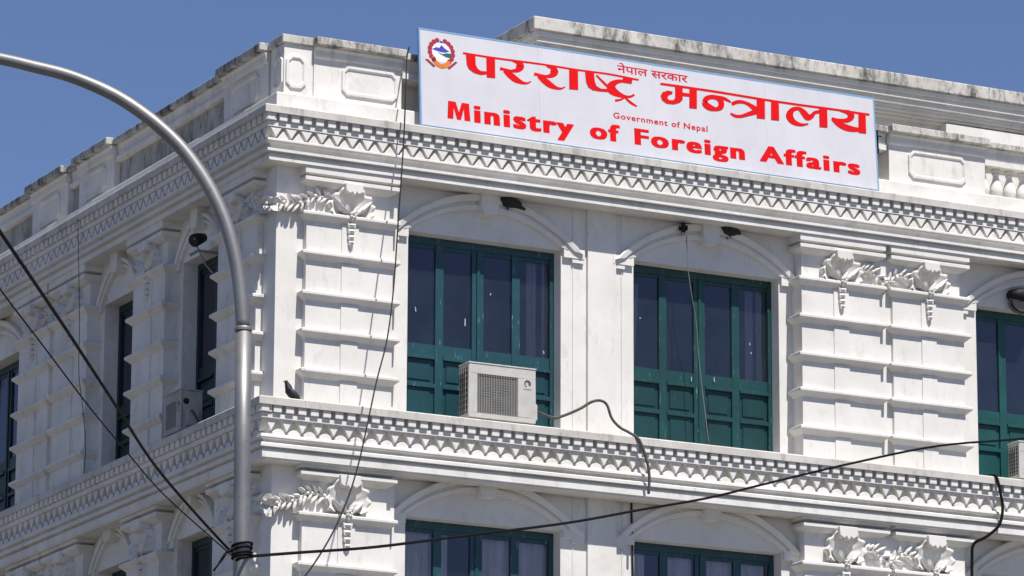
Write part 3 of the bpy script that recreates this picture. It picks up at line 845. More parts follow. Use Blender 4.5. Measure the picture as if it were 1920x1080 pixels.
GLYPHS = {"quads":[[[[0.676,1.122],[0.681,1.152]],[[0.785,1.121],[0.791,1.151]],[[0.894,1.12],[0.9,1.15]],[[1.004,1.119],[1.009,1.149]],[[1.116,1.119],[1.121,1.149]],[[1.231,1.12],[1.237,1.15]],[[1.352,1.122],[1.357,1.152]],[[1.477,1.125],[1.481,1.155]],[[1.603,1.128],[1.608,1.158]],[[1.731,1.131],[1.736,1.161]],[[1.858,1.133],[1.863,1.163]],[[1.986,1.133],[1.992,1.163]],[[2.117,1.132],[2.123,1.163]],[[2.247,1.131],[2.253,1.161]],[[2.372,1.13],[2.378,1.16]],[[2.489,1.13],[2.495,1.16]],[[2.595,1.132],[2.6,1.162]],[[2.692,1.134],[2.697,1.164]],[[2.783,1.137],[2.789,1.167]],[[2.874,1.139],[2.879,1.169]],[[2.967,1.139],[2.973,1.169]],[[3.062,1.137],[3.069,1.167]],[[3.158,1.133],[3.165,1.163]],[[3.254,1.128],[3.261,1.159]],[[3.35,1.123],[3.358,1.154]],[[3.446,1.119],[3.454,1.149]]],[[[1.441,1.121],[1.448,1.145]],[[1.458,1.115],[1.467,1.147]],[[1.476,1.11],[1.486,1.15]],[[1.492,1.105],[1.507,1.153]],[[1.504,1.098],[1.529,1.154]],[[1.509,1.091],[1.551,1.152]],[[1.51,1.082],[1.572,1.145]],[[1.508,1.071],[1.593,1.136]],[[1.504,1.062],[1.612,1.123]],[[1.498,1.058],[1.626,1.103]],[[1.495,1.063],[1.63,1.074]],[[1.498,1.069],[1.621,1.044]],[[1.502,1.065],[1.603,1.02]],[[1.503,1.057],[1.583,1.002]],[[1.503,1.047],[1.56,0.988]],[[1.5,1.038],[1.537,0.977]],[[1.493,1.03],[1.515,0.969]],[[1.482,1.022],[1.492,0.965]],[[1.467,1.014],[1.471,0.962]],[[1.45,1.008],[1.45,0.961]],[[1.434,1.003],[1.43,0.961]],[[1.417,1.0],[1.41,0.962]],[[1.4,1.0],[1.39,0.964]],[[1.381,1.002],[1.371,0.967]],[[1.362,1.004],[1.352,0.969]],[[1.343,1.006],[1.334,0.97]],[[1.324,1.007],[1.316,0.97]],[[1.306,1.009],[1.298,0.969]],[[1.288,1.011],[1.28,0.967]],[[1.271,1.013],[1.261,0.965]],[[1.253,1.015],[1.243,0.964]]],[[[1.295,0.951],[1.319,0.986]],[[1.309,0.936],[1.341,0.981]],[[1.324,0.921],[1.363,0.978]],[[1.338,0.906],[1.385,0.973]],[[1.353,0.892],[1.407,0.968]],[[1.368,0.879],[1.429,0.961]],[[1.384,0.867],[1.45,0.951]],[[1.402,0.855],[1.469,0.94]],[[1.421,0.843],[1.487,0.928]],[[1.441,0.832],[1.503,0.917]],[[1.463,0.823],[1.518,0.907]],[[1.485,0.816],[1.533,0.897]],[[1.508,0.812],[1.549,0.887]],[[1.53,0.81],[1.564,0.877]],[[1.552,0.808],[1.579,0.868]],[[1.573,0.808],[1.593,0.861]],[[1.592,0.807],[1.608,0.855]],[[1.61,0.808],[1.621,0.852]],[[1.628,0.809],[1.635,0.85]],[[1.646,0.813],[1.647,0.849]],[[1.663,0.818],[1.66,0.849]],[[1.68,0.825],[1.672,0.851]],[[1.695,0.834],[1.685,0.856]],[[1.709,0.844],[1.699,0.862]],[[1.722,0.854],[1.714,0.87]],[[1.735,0.864],[1.728,0.876]]],[[[1.977,1.118],[1.984,1.142]],[[1.995,1.112],[2.003,1.144]],[[2.013,1.107],[2.023,1.148]],[[2.029,1.102],[2.044,1.15]],[[2.041,1.095],[2.066,1.152]],[[2.046,1.088],[2.088,1.149]],[[2.047,1.079],[2.11,1.143]],[[2.045,1.068],[2.131,1.134]],[[2.04,1.059],[2.149,1.12]],[[2.035,1.055],[2.163,1.1]],[[2.032,1.06],[2.168,1.071]],[[2.035,1.066],[2.158,1.041]],[[2.038,1.063],[2.141,1.017]],[[2.04,1.054],[2.12,0.999]],[[2.039,1.044],[2.097,0.985]],[[2.036,1.035],[2.074,0.973]],[[2.03,1.027],[2.051,0.966]],[[2.018,1.019],[2.029,0.961]],[[2.003,1.011],[2.007,0.959]],[[1.986,1.004],[1.986,0.958]],[[1.97,1.0],[1.966,0.958]],[[1.953,0.997],[1.945,0.959]],[[1.935,0.997],[1.925,0.961]],[[1.917,0.999],[1.906,0.963]],[[1.897,1.001],[1.887,0.965]],[[1.878,1.002],[1.869,0.966]],[[1.859,1.004],[1.851,0.966]],[[1.841,1.006],[1.833,0.965]],[[1.823,1.008],[1.814,0.964]],[[1.806,1.01],[1.796,0.962]],[[1.788,1.012],[1.777,0.961]]],[[[1.829,0.948],[1.854,0.983]],[[1.844,0.933],[1.876,0.978]],[[1.859,0.917],[1.898,0.974]],[[1.873,0.902],[1.921,0.97]],[[1.888,0.888],[1.943,0.965]],[[1.904,0.875],[1.965,0.957]],[[1.92,0.863],[1.985,0.947]],[[1.937,0.851],[2.005,0.936]],[[1.956,0.839],[2.023,0.925]],[[1.977,0.828],[2.039,0.914]],[[1.999,0.819],[2.054,0.904]],[[2.021,0.812],[2.07,0.894]],[[2.044,0.808],[2.085,0.883]],[[2.067,0.806],[2.1,0.873]],[[2.089,0.804],[2.115,0.864]],[[2.11,0.804],[2.13,0.857]],[[2.129,0.803],[2.145,0.852]],[[2.147,0.804],[2.158,0.848]],[[2.165,0.805],[2.172,0.846]],[[2.183,0.809],[2.185,0.845]],[[2.2,0.814],[2.197,0.845]],[[2.217,0.821],[2.209,0.848]],[[2.233,0.831],[2.223,0.852]],[[2.246,0.841],[2.237,0.859]],[[2.259,0.851],[2.251,0.866]],[[2.273,0.86],[2.266,0.872]]],[[[2.758,1.099],[2.779,1.121]],[[2.788,1.073],[2.811,1.097]],[[2.818,1.045],[2.844,1.071]],[[2.849,1.018],[2.876,1.046]],[[2.877,0.994],[2.905,1.024]],[[2.901,0.974],[2.93,1.006]],[[2.92,0.959],[2.949,0.994]],[[2.935,0.949],[2.963,0.986]],[[2.947,0.941],[2.975,0.98]],[[2.958,0.935],[2.987,0.975]],[[2.971,0.928],[3.001,0.968]]],[[[3.341,1.109],[3.33,1.064]],[[3.319,1.109],[3.308,1.065]],[[3.297,1.11],[3.286,1.067]],[[3.274,1.11],[3.265,1.068]],[[3.25,1.109],[3.244,1.068]],[[3.225,1.108],[3.222,1.066]],[[3.198,1.106],[3.197,1.061]],[[3.17,1.103],[3.171,1.055]],[[3.141,1.1],[3.145,1.046]],[[3.112,1.095],[3.123,1.037]],[[3.083,1.088],[3.104,1.026]],[[3.055,1.078],[3.09,1.013]],[[3.027,1.066],[3.077,0.998]],[[3.0,1.052],[3.067,0.982]],[[2.974,1.034],[3.063,0.971]],[[2.951,1.009],[3.065,0.967]],[[2.936,0.978],[3.069,0.971]],[[2.93,0.947],[3.072,0.974]],[[2.933,0.919],[3.073,0.975]],[[2.943,0.895],[3.074,0.973]],[[2.959,0.874],[3.074,0.97]],[[2.981,0.859],[3.076,0.965]],[[3.005,0.849],[3.083,0.955]],[[3.03,0.842],[3.095,0.944]],[[3.055,0.838],[3.11,0.932]],[[3.08,0.835],[3.126,0.921]],[[3.105,0.832],[3.142,0.911]],[[3.131,0.831],[3.161,0.901]],[[3.158,0.831],[3.181,0.892]],[[3.184,0.832],[3.201,0.884]],[[3.208,0.834],[3.22,0.879]],[[3.229,0.835],[3.237,0.876]],[[3.249,0.837],[3.254,0.876]],[[3.269,0.839],[3.27,0.877]],[[3.287,0.843],[3.285,0.879]],[[3.305,0.849],[3.299,0.883]],[[3.323,0.856],[3.312,0.887]],[[3.339,0.865],[3.324,0.893]],[[3.353,0.875],[3.336,0.901]],[[3.365,0.884],[3.35,0.909]],[[3.378,0.893],[3.364,0.917]]],[[[3.057,0.754],[3.053,0.789]],[[3.076,0.76],[3.072,0.794]],[[3.095,0.766],[3.091,0.798]],[[3.114,0.771],[3.11,0.802]],[[3.134,0.778],[3.127,0.807]],[[3.152,0.786],[3.143,0.813]],[[3.169,0.796],[3.156,0.819]],[[3.184,0.806],[3.169,0.827]],[[3.197,0.817],[3.182,0.836]],[[3.21,0.827],[3.196,0.846]],[[3.223,0.837],[3.21,0.855]]],[[[3.197,0.839],[3.213,0.856]],[[3.216,0.822],[3.235,0.844]],[[3.235,0.805],[3.257,0.831]],[[3.253,0.789],[3.279,0.818]],[[3.273,0.773],[3.3,0.806]],[[3.293,0.76],[3.32,0.794]],[[3.314,0.749],[3.338,0.784]],[[3.336,0.742],[3.356,0.774]],[[3.357,0.736],[3.374,0.764]],[[3.377,0.73],[3.392,0.754]],[[3.398,0.724],[3.41,0.744]]],[[[3.794,1.112],[3.8,1.145]],[[3.879,1.113],[3.886,1.147]],[[3.962,1.114],[3.969,1.148]],[[4.046,1.115],[4.053,1.149]],[[4.136,1.116],[4.142,1.15]],[[4.234,1.117],[4.241,1.151]],[[4.343,1.118],[4.35,1.151]],[[4.462,1.118],[4.469,1.152]],[[4.585,1.119],[4.592,1.153]],[[4.71,1.119],[4.717,1.153]],[[4.833,1.118],[4.84,1.152]],[[4.953,1.117],[4.961,1.151]],[[5.074,1.116],[5.081,1.149]],[[5.194,1.114],[5.202,1.147]],[[5.315,1.112],[5.323,1.146]],[[5.437,1.111],[5.444,1.144]],[[5.558,1.11],[5.566,1.144]],[[5.68,1.11],[5.687,1.144]],[[5.802,1.11],[5.809,1.144]],[[5.924,1.111],[5.931,1.145]],[[6.047,1.112],[6.054,1.146]],[[6.17,1.114],[6.176,1.148]],[[6.293,1.116],[6.3,1.15]],[[6.417,1.119],[6.424,1.153]],[[6.54,1.121],[6.547,1.155]],[[6.662,1.123],[6.669,1.157]],[[6.783,1.124],[6.79,1.158]],[[6.903,1.124],[6.91,1.158]],[[7.022,1.124],[7.03,1.159]],[[7.141,1.125],[7.149,1.159]],[[7.261,1.125],[7.269,1.159]]],[[[4.548,0.941],[4.467,0.961]],[[4.554,0.955],[4.473,0.972]],[[4.558,0.968],[4.477,0.983]],[[4.561,0.976],[4.484,0.999]],[[4.563,0.979],[4.497,1.018]],[[4.564,0.982],[4.516,1.037]],[[4.572,0.988],[4.538,1.05]],[[4.585,0.996],[4.56,1.061]],[[4.6,1.004],[4.584,1.069]],[[4.616,1.011],[4.608,1.076]],[[4.631,1.015],[4.633,1.081]],[[4.647,1.016],[4.658,1.083]],[[4.665,1.016],[4.682,1.083]],[[4.683,1.014],[4.707,1.081]],[[4.698,1.01],[4.731,1.077]],[[4.71,1.005],[4.753,1.07]],[[4.718,0.999],[4.774,1.06]],[[4.725,0.99],[4.791,1.047]],[[4.73,0.98],[4.806,1.033]],[[4.734,0.97],[4.818,1.016]],[[4.735,0.963],[4.826,0.998]],[[4.735,0.957],[4.83,0.977]],[[4.734,0.949],[4.83,0.955]],[[4.732,0.942],[4.826,0.933]],[[4.729,0.937],[4.817,0.911]],[[4.728,0.934],[4.802,0.89]],[[4.727,0.929],[4.783,0.873]],[[4.722,0.921],[4.762,0.861]],[[4.714,0.912],[4.739,0.853]],[[4.704,0.904],[4.716,0.846]],[[4.694,0.9],[4.693,0.841]],[[4.68,0.901],[4.669,0.838]],[[4.664,0.905],[4.644,0.835]],[[4.647,0.911],[4.618,0.833]],[[4.631,0.919],[4.593,0.834]],[[4.617,0.926],[4.571,0.836]],[[4.605,0.931],[4.55,0.841]],[[4.594,0.938],[4.531,0.849]],[[4.583,0.944],[4.514,0.859]],[[4.573,0.95],[4.499,0.868]],[[4.566,0.955],[4.486,0.879]],[[4.562,0.958],[4.475,0.892]],[[4.559,0.959],[4.468,0.907]],[[4.556,0.963],[4.465,0.919]],[[4.551,0.97],[4.464,0.927]],[[4.545,0.979],[4.463,0.934]]],[[[4.686,1.028],[4.699,1.084]],[[4.714,1.028],[4.727,1.083]],[[4.744,1.027],[4.756,1.083]],[[4.772,1.027],[4.785,1.083]],[[4.798,1.026],[4.815,1.08]],[[4.822,1.024],[4.842,1.076]],[[4.844,1.021],[4.868,1.068]],[[4.866,1.017],[4.89,1.058]],[[4.888,1.012],[4.91,1.047]],[[4.911,1.006],[4.929,1.036]],[[4.933,1.001],[4.948,1.026]]],[[[4.962,0.963],[4.945,1.009]],[[4.985,0.973],[4.965,1.019]],[[5.007,0.984],[4.986,1.031]],[[5.027,0.994],[5.009,1.043]],[[5.046,1.001],[5.034,1.054]],[[5.064,1.007],[5.061,1.061]],[[5.084,1.011],[5.088,1.065]],[[5.107,1.015],[5.114,1.067]],[[5.129,1.016],[5.141,1.066]],[[5.152,1.016],[5.167,1.063]],[[5.174,1.013],[5.193,1.059]],[[5.194,1.007],[5.219,1.054]],[[5.213,0.998],[5.244,1.047]],[[5.233,0.987],[5.268,1.039]],[[5.252,0.975],[5.292,1.031]],[[5.269,0.962],[5.315,1.022]],[[5.285,0.949],[5.337,1.014]],[[5.298,0.936],[5.359,1.005]],[[5.312,0.921],[5.38,0.996]],[[5.326,0.905],[5.399,0.987]],[[5.34,0.89],[5.419,0.979]]],[[[4.918,0.83],[4.934,0.854]],[[4.931,0.822],[4.95,0.85]],[[4.944,0.813],[4.966,0.845]],[[4.958,0.805],[4.98,0.84]],[[4.974,0.797],[4.995,0.838]],[[4.993,0.792],[5.009,0.836]],[[5.013,0.789],[5.025,0.836]],[[5.035,0.789],[5.042,0.836]],[[5.057,0.791],[5.061,0.838]],[[5.08,0.794],[5.08,0.841]],[[5.105,0.799],[5.099,0.846]],[[5.13,0.806],[5.12,0.853]],[[5.156,0.815],[5.141,0.863]],[[5.182,0.824],[5.165,0.875]],[[5.208,0.834],[5.19,0.888]],[[5.234,0.844],[5.216,0.901]],[[5.262,0.853],[5.243,0.914]],[[5.291,0.863],[5.271,0.928]],[[5.321,0.874],[5.3,0.943]],[[5.352,0.884],[5.329,0.957]],[[5.382,0.894],[5.358,0.972]]],[[[6.217,0.871],[6.22,0.85]],[[6.192,0.866],[6.196,0.84]],[[6.167,0.86],[6.172,0.83]],[[6.143,0.855],[6.147,0.819]],[[6.12,0.853],[6.119,0.81]],[[6.099,0.853],[6.09,0.804]],[[6.076,0.858],[6.059,0.802]],[[6.051,0.865],[6.027,0.802]],[[6.028,0.874],[5.994,0.804]],[[6.008,0.884],[5.962,0.81]],[[5.995,0.895],[5.933,0.82]],[[5.985,0.907],[5.907,0.834]],[[5.977,0.922],[5.884,0.852]],[[5.972,0.936],[5.865,0.874]],[[5.969,0.948],[5.851,0.9]],[[5.969,0.953],[5.846,0.931]],[[5.968,0.957],[5.853,0.966]],[[5.969,0.968],[5.87,0.996]],[[5.973,0.984],[5.892,1.023]],[[5.979,0.999],[5.915,1.045]],[[5.986,1.011],[5.94,1.064]],[[5.996,1.02],[5.968,1.078]],[[6.01,1.029],[5.995,1.088]],[[6.028,1.037],[6.023,1.094]],[[6.045,1.041],[6.05,1.098]],[[6.058,1.042],[6.076,1.098]],[[6.067,1.038],[6.101,1.095]],[[6.075,1.029],[6.124,1.088]],[[6.084,1.017],[6.144,1.079]],[[6.094,1.002],[6.163,1.07]],[[6.104,0.989],[6.18,1.06]],[[6.114,0.976],[6.198,1.047]],[[6.125,0.961],[6.215,1.031]],[[6.138,0.943],[6.228,1.017]],[[6.156,0.925],[6.237,1.01]],[[6.185,0.911],[6.236,1.009]],[[6.221,0.91],[6.229,1.008]],[[6.251,0.921],[6.23,1.006]],[[6.273,0.935],[6.238,1.006]],[[6.289,0.949],[6.251,1.01]],[[6.305,0.963],[6.261,1.014]],[[6.32,0.981],[6.266,1.015]],[[6.33,0.998],[6.273,1.021]],[[6.334,1.009],[6.283,1.034]],[[6.338,1.016],[6.298,1.05]],[[6.343,1.022],[6.319,1.065]],[[6.357,1.029],[6.343,1.076]],[[6.377,1.036],[6.368,1.084]],[[6.4,1.042],[6.394,1.092]],[[6.426,1.049],[6.419,1.099]],[[6.45,1.056],[6.442,1.107]]],[[[6.766,1.122],[6.771,1.145]],[[6.791,1.117],[6.798,1.15]],[[6.818,1.112],[6.827,1.156]],[[6.843,1.107],[6.857,1.161]],[[6.864,1.101],[6.886,1.164]],[[6.877,1.094],[6.914,1.163]],[[6.887,1.085],[6.94,1.158]],[[6.894,1.075],[6.964,1.149]],[[6.898,1.067],[6.985,1.135]],[[6.896,1.065],[7.002,1.113]],[[6.895,1.074],[7.006,1.079]],[[6.897,1.079],[6.992,1.046]],[[6.894,1.071],[6.97,1.021]],[[6.886,1.058],[6.944,1.0]],[[6.875,1.045],[6.915,0.983]],[[6.864,1.035],[6.884,0.97]],[[6.849,1.028],[6.852,0.963]],[[6.826,1.021],[6.821,0.962]],[[6.8,1.016],[6.791,0.962]],[[6.771,1.013],[6.762,0.964]],[[6.743,1.01],[6.734,0.965]],[[6.718,1.009],[6.708,0.965]],[[6.693,1.01],[6.682,0.966]],[[6.669,1.012],[6.656,0.968]],[[6.643,1.014],[6.631,0.969]],[[6.618,1.015],[6.605,0.97]]],[[[6.617,0.962],[6.646,0.999]],[[6.636,0.946],[6.672,0.991]],[[6.654,0.929],[6.697,0.983]],[[6.673,0.911],[6.722,0.975]],[[6.695,0.895],[6.747,0.969]],[[6.72,0.881],[6.771,0.962]],[[6.747,0.869],[6.797,0.956]],[[6.775,0.858],[6.824,0.949]],[[6.806,0.849],[6.851,0.943]],[[6.838,0.842],[6.878,0.937]],[[6.87,0.838],[6.905,0.932]],[[6.904,0.836],[6.932,0.928]],[[6.94,0.837],[6.962,0.923]],[[6.975,0.84],[6.991,0.92]],[[7.009,0.845],[7.02,0.918]],[[7.04,0.85],[7.044,0.918]],[[7.068,0.857],[7.064,0.92]],[[7.094,0.865],[7.082,0.924]],[[7.115,0.874],[7.101,0.93]],[[7.134,0.882],[7.121,0.937]],[[7.153,0.89],[7.142,0.943]]]],"polys":[[[0.722,1.131],[0.733,0.974],[0.762,0.917],[0.838,0.872],[0.946,0.855],[1.047,0.881],[1.049,0.92],[0.955,0.912],[0.902,0.937],[0.872,0.991],[0.869,1.132]],[[1.039,1.124],[1.175,1.129],[1.169,0.84],[1.038,0.833]],[[2.338,1.143],[2.479,1.145],[2.471,0.85],[2.33,0.841]],[[2.59,1.14],[2.733,1.143],[2.741,1.01],[2.767,0.947],[2.833,0.919],[2.969,0.929],[2.967,0.89],[2.831,0.877],[2.704,0.878],[2.634,0.913],[2.602,0.983]],[[3.193,1.133],[3.354,1.138],[3.331,1.061],[3.19,1.061]],[[4.035,1.129],[4.158,1.13],[4.149,0.938],[4.103,0.89],[4.006,0.851],[3.887,0.845],[3.814,0.888],[3.793,0.953],[3.831,1.007],[3.916,1.043],[3.995,1.036],[3.981,1.001],[3.929,0.979],[3.899,0.931],[3.929,0.902],[3.993,0.907],[4.03,0.949]],[[4.138,1.045],[4.283,1.047],[4.281,1.002],[4.136,0.997]],[[4.269,1.133],[4.39,1.132],[4.377,0.836],[4.253,0.83]],[[5.372,1.131],[5.505,1.131],[5.494,0.835],[5.358,0.83]],[[5.609,1.129],[5.738,1.128],[5.729,0.842],[5.595,0.838]],[[6.411,1.147],[6.547,1.146],[6.537,0.847],[6.402,0.837]],[[7.074,1.14],[7.197,1.14],[7.189,0.844],[7.06,0.841]]]}
lev = 0.0022
words_ = {0: MB(), 1: MB()}
for s in GLYPHS['quads']:
    mid = sum(p[0][0] for p in s) / len(s)
    w = words_[0 if mid < 3.5 else 1]
    n = len(s)
    w.add([(p[0][0], lev, p[0][1]) for p in s] + [(p[1][0], lev, p[1][1]) for p in s], [(i, i + 1, n + i + 1, n + i) for i in range(n - 1)])
    lev += 0.0002
for s in GLYPHS['polys']:
    mid = sum(p[0] for p in s) / len(s)
    w = words_[0 if mid < 3.5 else 1]
    w.add([(p[0], lev, p[1]) for p in s], [tuple(range(len(s)))])
    lev += 0.0002
for k in (0, 1):
    me = bpy.data.meshes.new('lettering')
    me.from_pydata([SF(*p) for p in words_[k].v], [], words_[k].f)
    me.materials.append(M['sign_red'])
    put('lettering', me, sign)

def words(body, a0, a1, b0, caph, mat, lev, bold=0.0, spacing=1.0, cap_ref='H', fat=None):
    def make(txt):
        cu = bpy.data.curves.new('lettering', 'FONT')
        cu.body = txt
        cu.size = 1.0
        cu.offset = bold
        cu.space_character = spacing
        cu.resolution_u = 3
        ob = bpy.data.objects.new('lettering', cu)
        col.objects.link(ob)
        bpy.context.view_layer.update()
        me = bpy.data.meshes.new_from_object(ob.evaluated_get(bpy.context.evaluated_depsgraph_get()))
        bpy.data.objects.remove(ob)
        bpy.data.curves.remove(cu)
        return me
    ref = make(cap_ref)
    rz = [v.co.y for v in ref.vertices]
    kz, z0 = caph / (max(rz) - min(rz)), min(rz)
    bpy.data.meshes.remove(ref)
    me = make(body)
    xs = [v.co.x for v in me.vertices]
    thick = fat if fat else [(0, 0)]
    w0 = max(t[0] for t in thick)
    kx, x0 = (a1 - a0 - 2 * w0) / (max(xs) - min(xs)), min(xs)
    vs, fs = [], []
    for k, (tx, tz) in enumerate(thick):
        n = len(vs)
        vs += [SF(a0 + w0 + tx + (v.co.x - x0) * kx, lev + 0.00022 * k, b0 + tz + (v.co.y - z0) * kz) for v in me.vertices]
        fs += [tuple(n + i for i in p.vertices) for p in me.polygons]
    bpy.data.meshes.remove(me)
    me = bpy.data.meshes.new('lettering')
    me.from_pydata(vs, [], fs)
    me.materials.clear()
    me.materials.append(M[mat])
    put('lettering', me, sign)
FAT = [(0, 0), (-0.022, 0.004), (0.022, -0.004), (-0.011, -0.004), (0.011, 0.004), (0.022, 0.004), (-0.022, -0.004)]
mm = MB()
mm.add([(p[0], 0.0026, p[1]) for p in ((0.414, 0.150), (0.430, 0.405), (0.545, 0.405), (0.592, 0.262), (0.640, 0.405), (0.752, 0.405), (0.766, 0.150), (0.676, 0.150), (0.668, 0.315), (0.622, 0.150), (0.560, 0.150), (0.514, 0.315), (0.504, 0.150))], [tuple(range(13))])
part('lettering', mm, 'sign_red', sign, SF)
words('inistry', 0.822, 2.385, 0.150, 0.255, 'sign_red', 0.0024, 0.010, 1.20, 'H', FAT)
words('of', 2.632, 3.115, 0.166, 0.240, 'sign_red', 0.0024, 0.010, 1.20, 'H', FAT)
words('Foreign', 3.345, 5.134, 0.170, 0.232, 'sign_red', 0.0024, 0.010, 1.20, 'H', FAT)
words('Affairs', 5.375, 7.055, 0.190, 0.235, 'sign_red', 0.0024, 0.010, 1.20, 'H', FAT)
words('Government of Nepal', 3.018, 4.540, 0.508, 0.088, 'sign_thin', 0.0024, 0.022, 1.14)
words('\u0928\u0947\u092a\u093e\u0932 \u0938\u0930\u0915\u093e\u0930', 3.111, 4.248, 1.205, 0.104, 'sign_thin', 0.0024, 0.014, 1.0, '\u092a')

em = MB()
def disc(b, cx, cz, rx_, rz_, lev_, n=28, a0=0.0, a1=2 * math.pi, rin=0.0):
    pts = [(cx + rx_ * math.cos(a0 + (a1 - a0) * i / n), cz + rz_ * math.sin(a0 + (a1 - a0) * i / n)) for i in range(n + 1)]
    if rin == 0:
        b.add([(p[0], lev_, p[1]) for p in pts[:-1]], [tuple(range(n))])
    else:
        ins = [(cx + (p[0] - cx) * rin, cz + (p[1] - cz) * rin) for p in pts]
        b.add([(p[0], lev_, p[1]) for p in pts] + [(p[0], lev_, p[1]) for p in ins], [(i, i + 1, n + 2 + i, n + 1 + i) for i in range(n)])
EX, EZ = 0.345, 1.105
e1 = MB()
for k in range(15):
    a = R(-48) + R(276) * k / 14
    if abs(a - R(90)) > 0.12:
        disc(e1, EX + 0.178 * math.cos(a), EZ + 0.172 * math.sin(a), 0.036, 0.036, 0.0030 + 0.0001 * k, 10)
e1.add([(0.09, 0.0048, 0.965), (0.13, 0.0048, 0.975), (0.25, 0.0048, 0.885), (0.22, 0.0048, 0.865)], [(0, 1, 2, 3)])
e1.add([(0.59, 0.0048, 0.985), (0.56, 0.0048, 0.995), (0.43, 0.0048, 0.885), (0.46, 0.0048, 0.865)], [(0, 1, 2, 3)])
e2 = MB()
disc(e2, EX, EZ - 0.01, 0.150, 0.150, 0.0024)
e3 = MB()
e3.add([(p[0], 0.0034, p[1]) for p in ((0.20, 1.125), (0.27, 1.165), (0.31, 1.155), (0.35, 1.205), (0.40, 1.16), (0.47, 1.125), (0.40, 1.10), (0.33, 1.10))], [tuple(range(8))])
e3.add([(p[0], 0.0036, p[1]) for p in ((0.315, 1.235), (0.375, 1.235), (0.36, 1.265), (0.33, 1.265))], [(0, 1, 2, 3)])
e4 = MB()
e4.add([(p[0], 0.0038, p[1]) for p in ((0.28, 1.10), (0.36, 1.075), (0.42, 1.095), (0.495, 1.10), (0.495, 1.03), (0.42, 1.035), (0.35, 1.06))], [tuple(range(7))])
e5 = MB()
disc(e5, EX, 1.03, 0.150, 0.165, 0.0042, 16, R(200), R(340), 0.62)
disc(e5, 0.225, 0.985, 0.035, 0.045, 0.0044, 10)
for b_, mt in ((e1, 'e_red'), (e2, 'e_white'), (e3, 'e_blue'), (e4, 'e_green'), (e5, 'e_orange')):
    part('emblem', b_, mt, sign, SF)

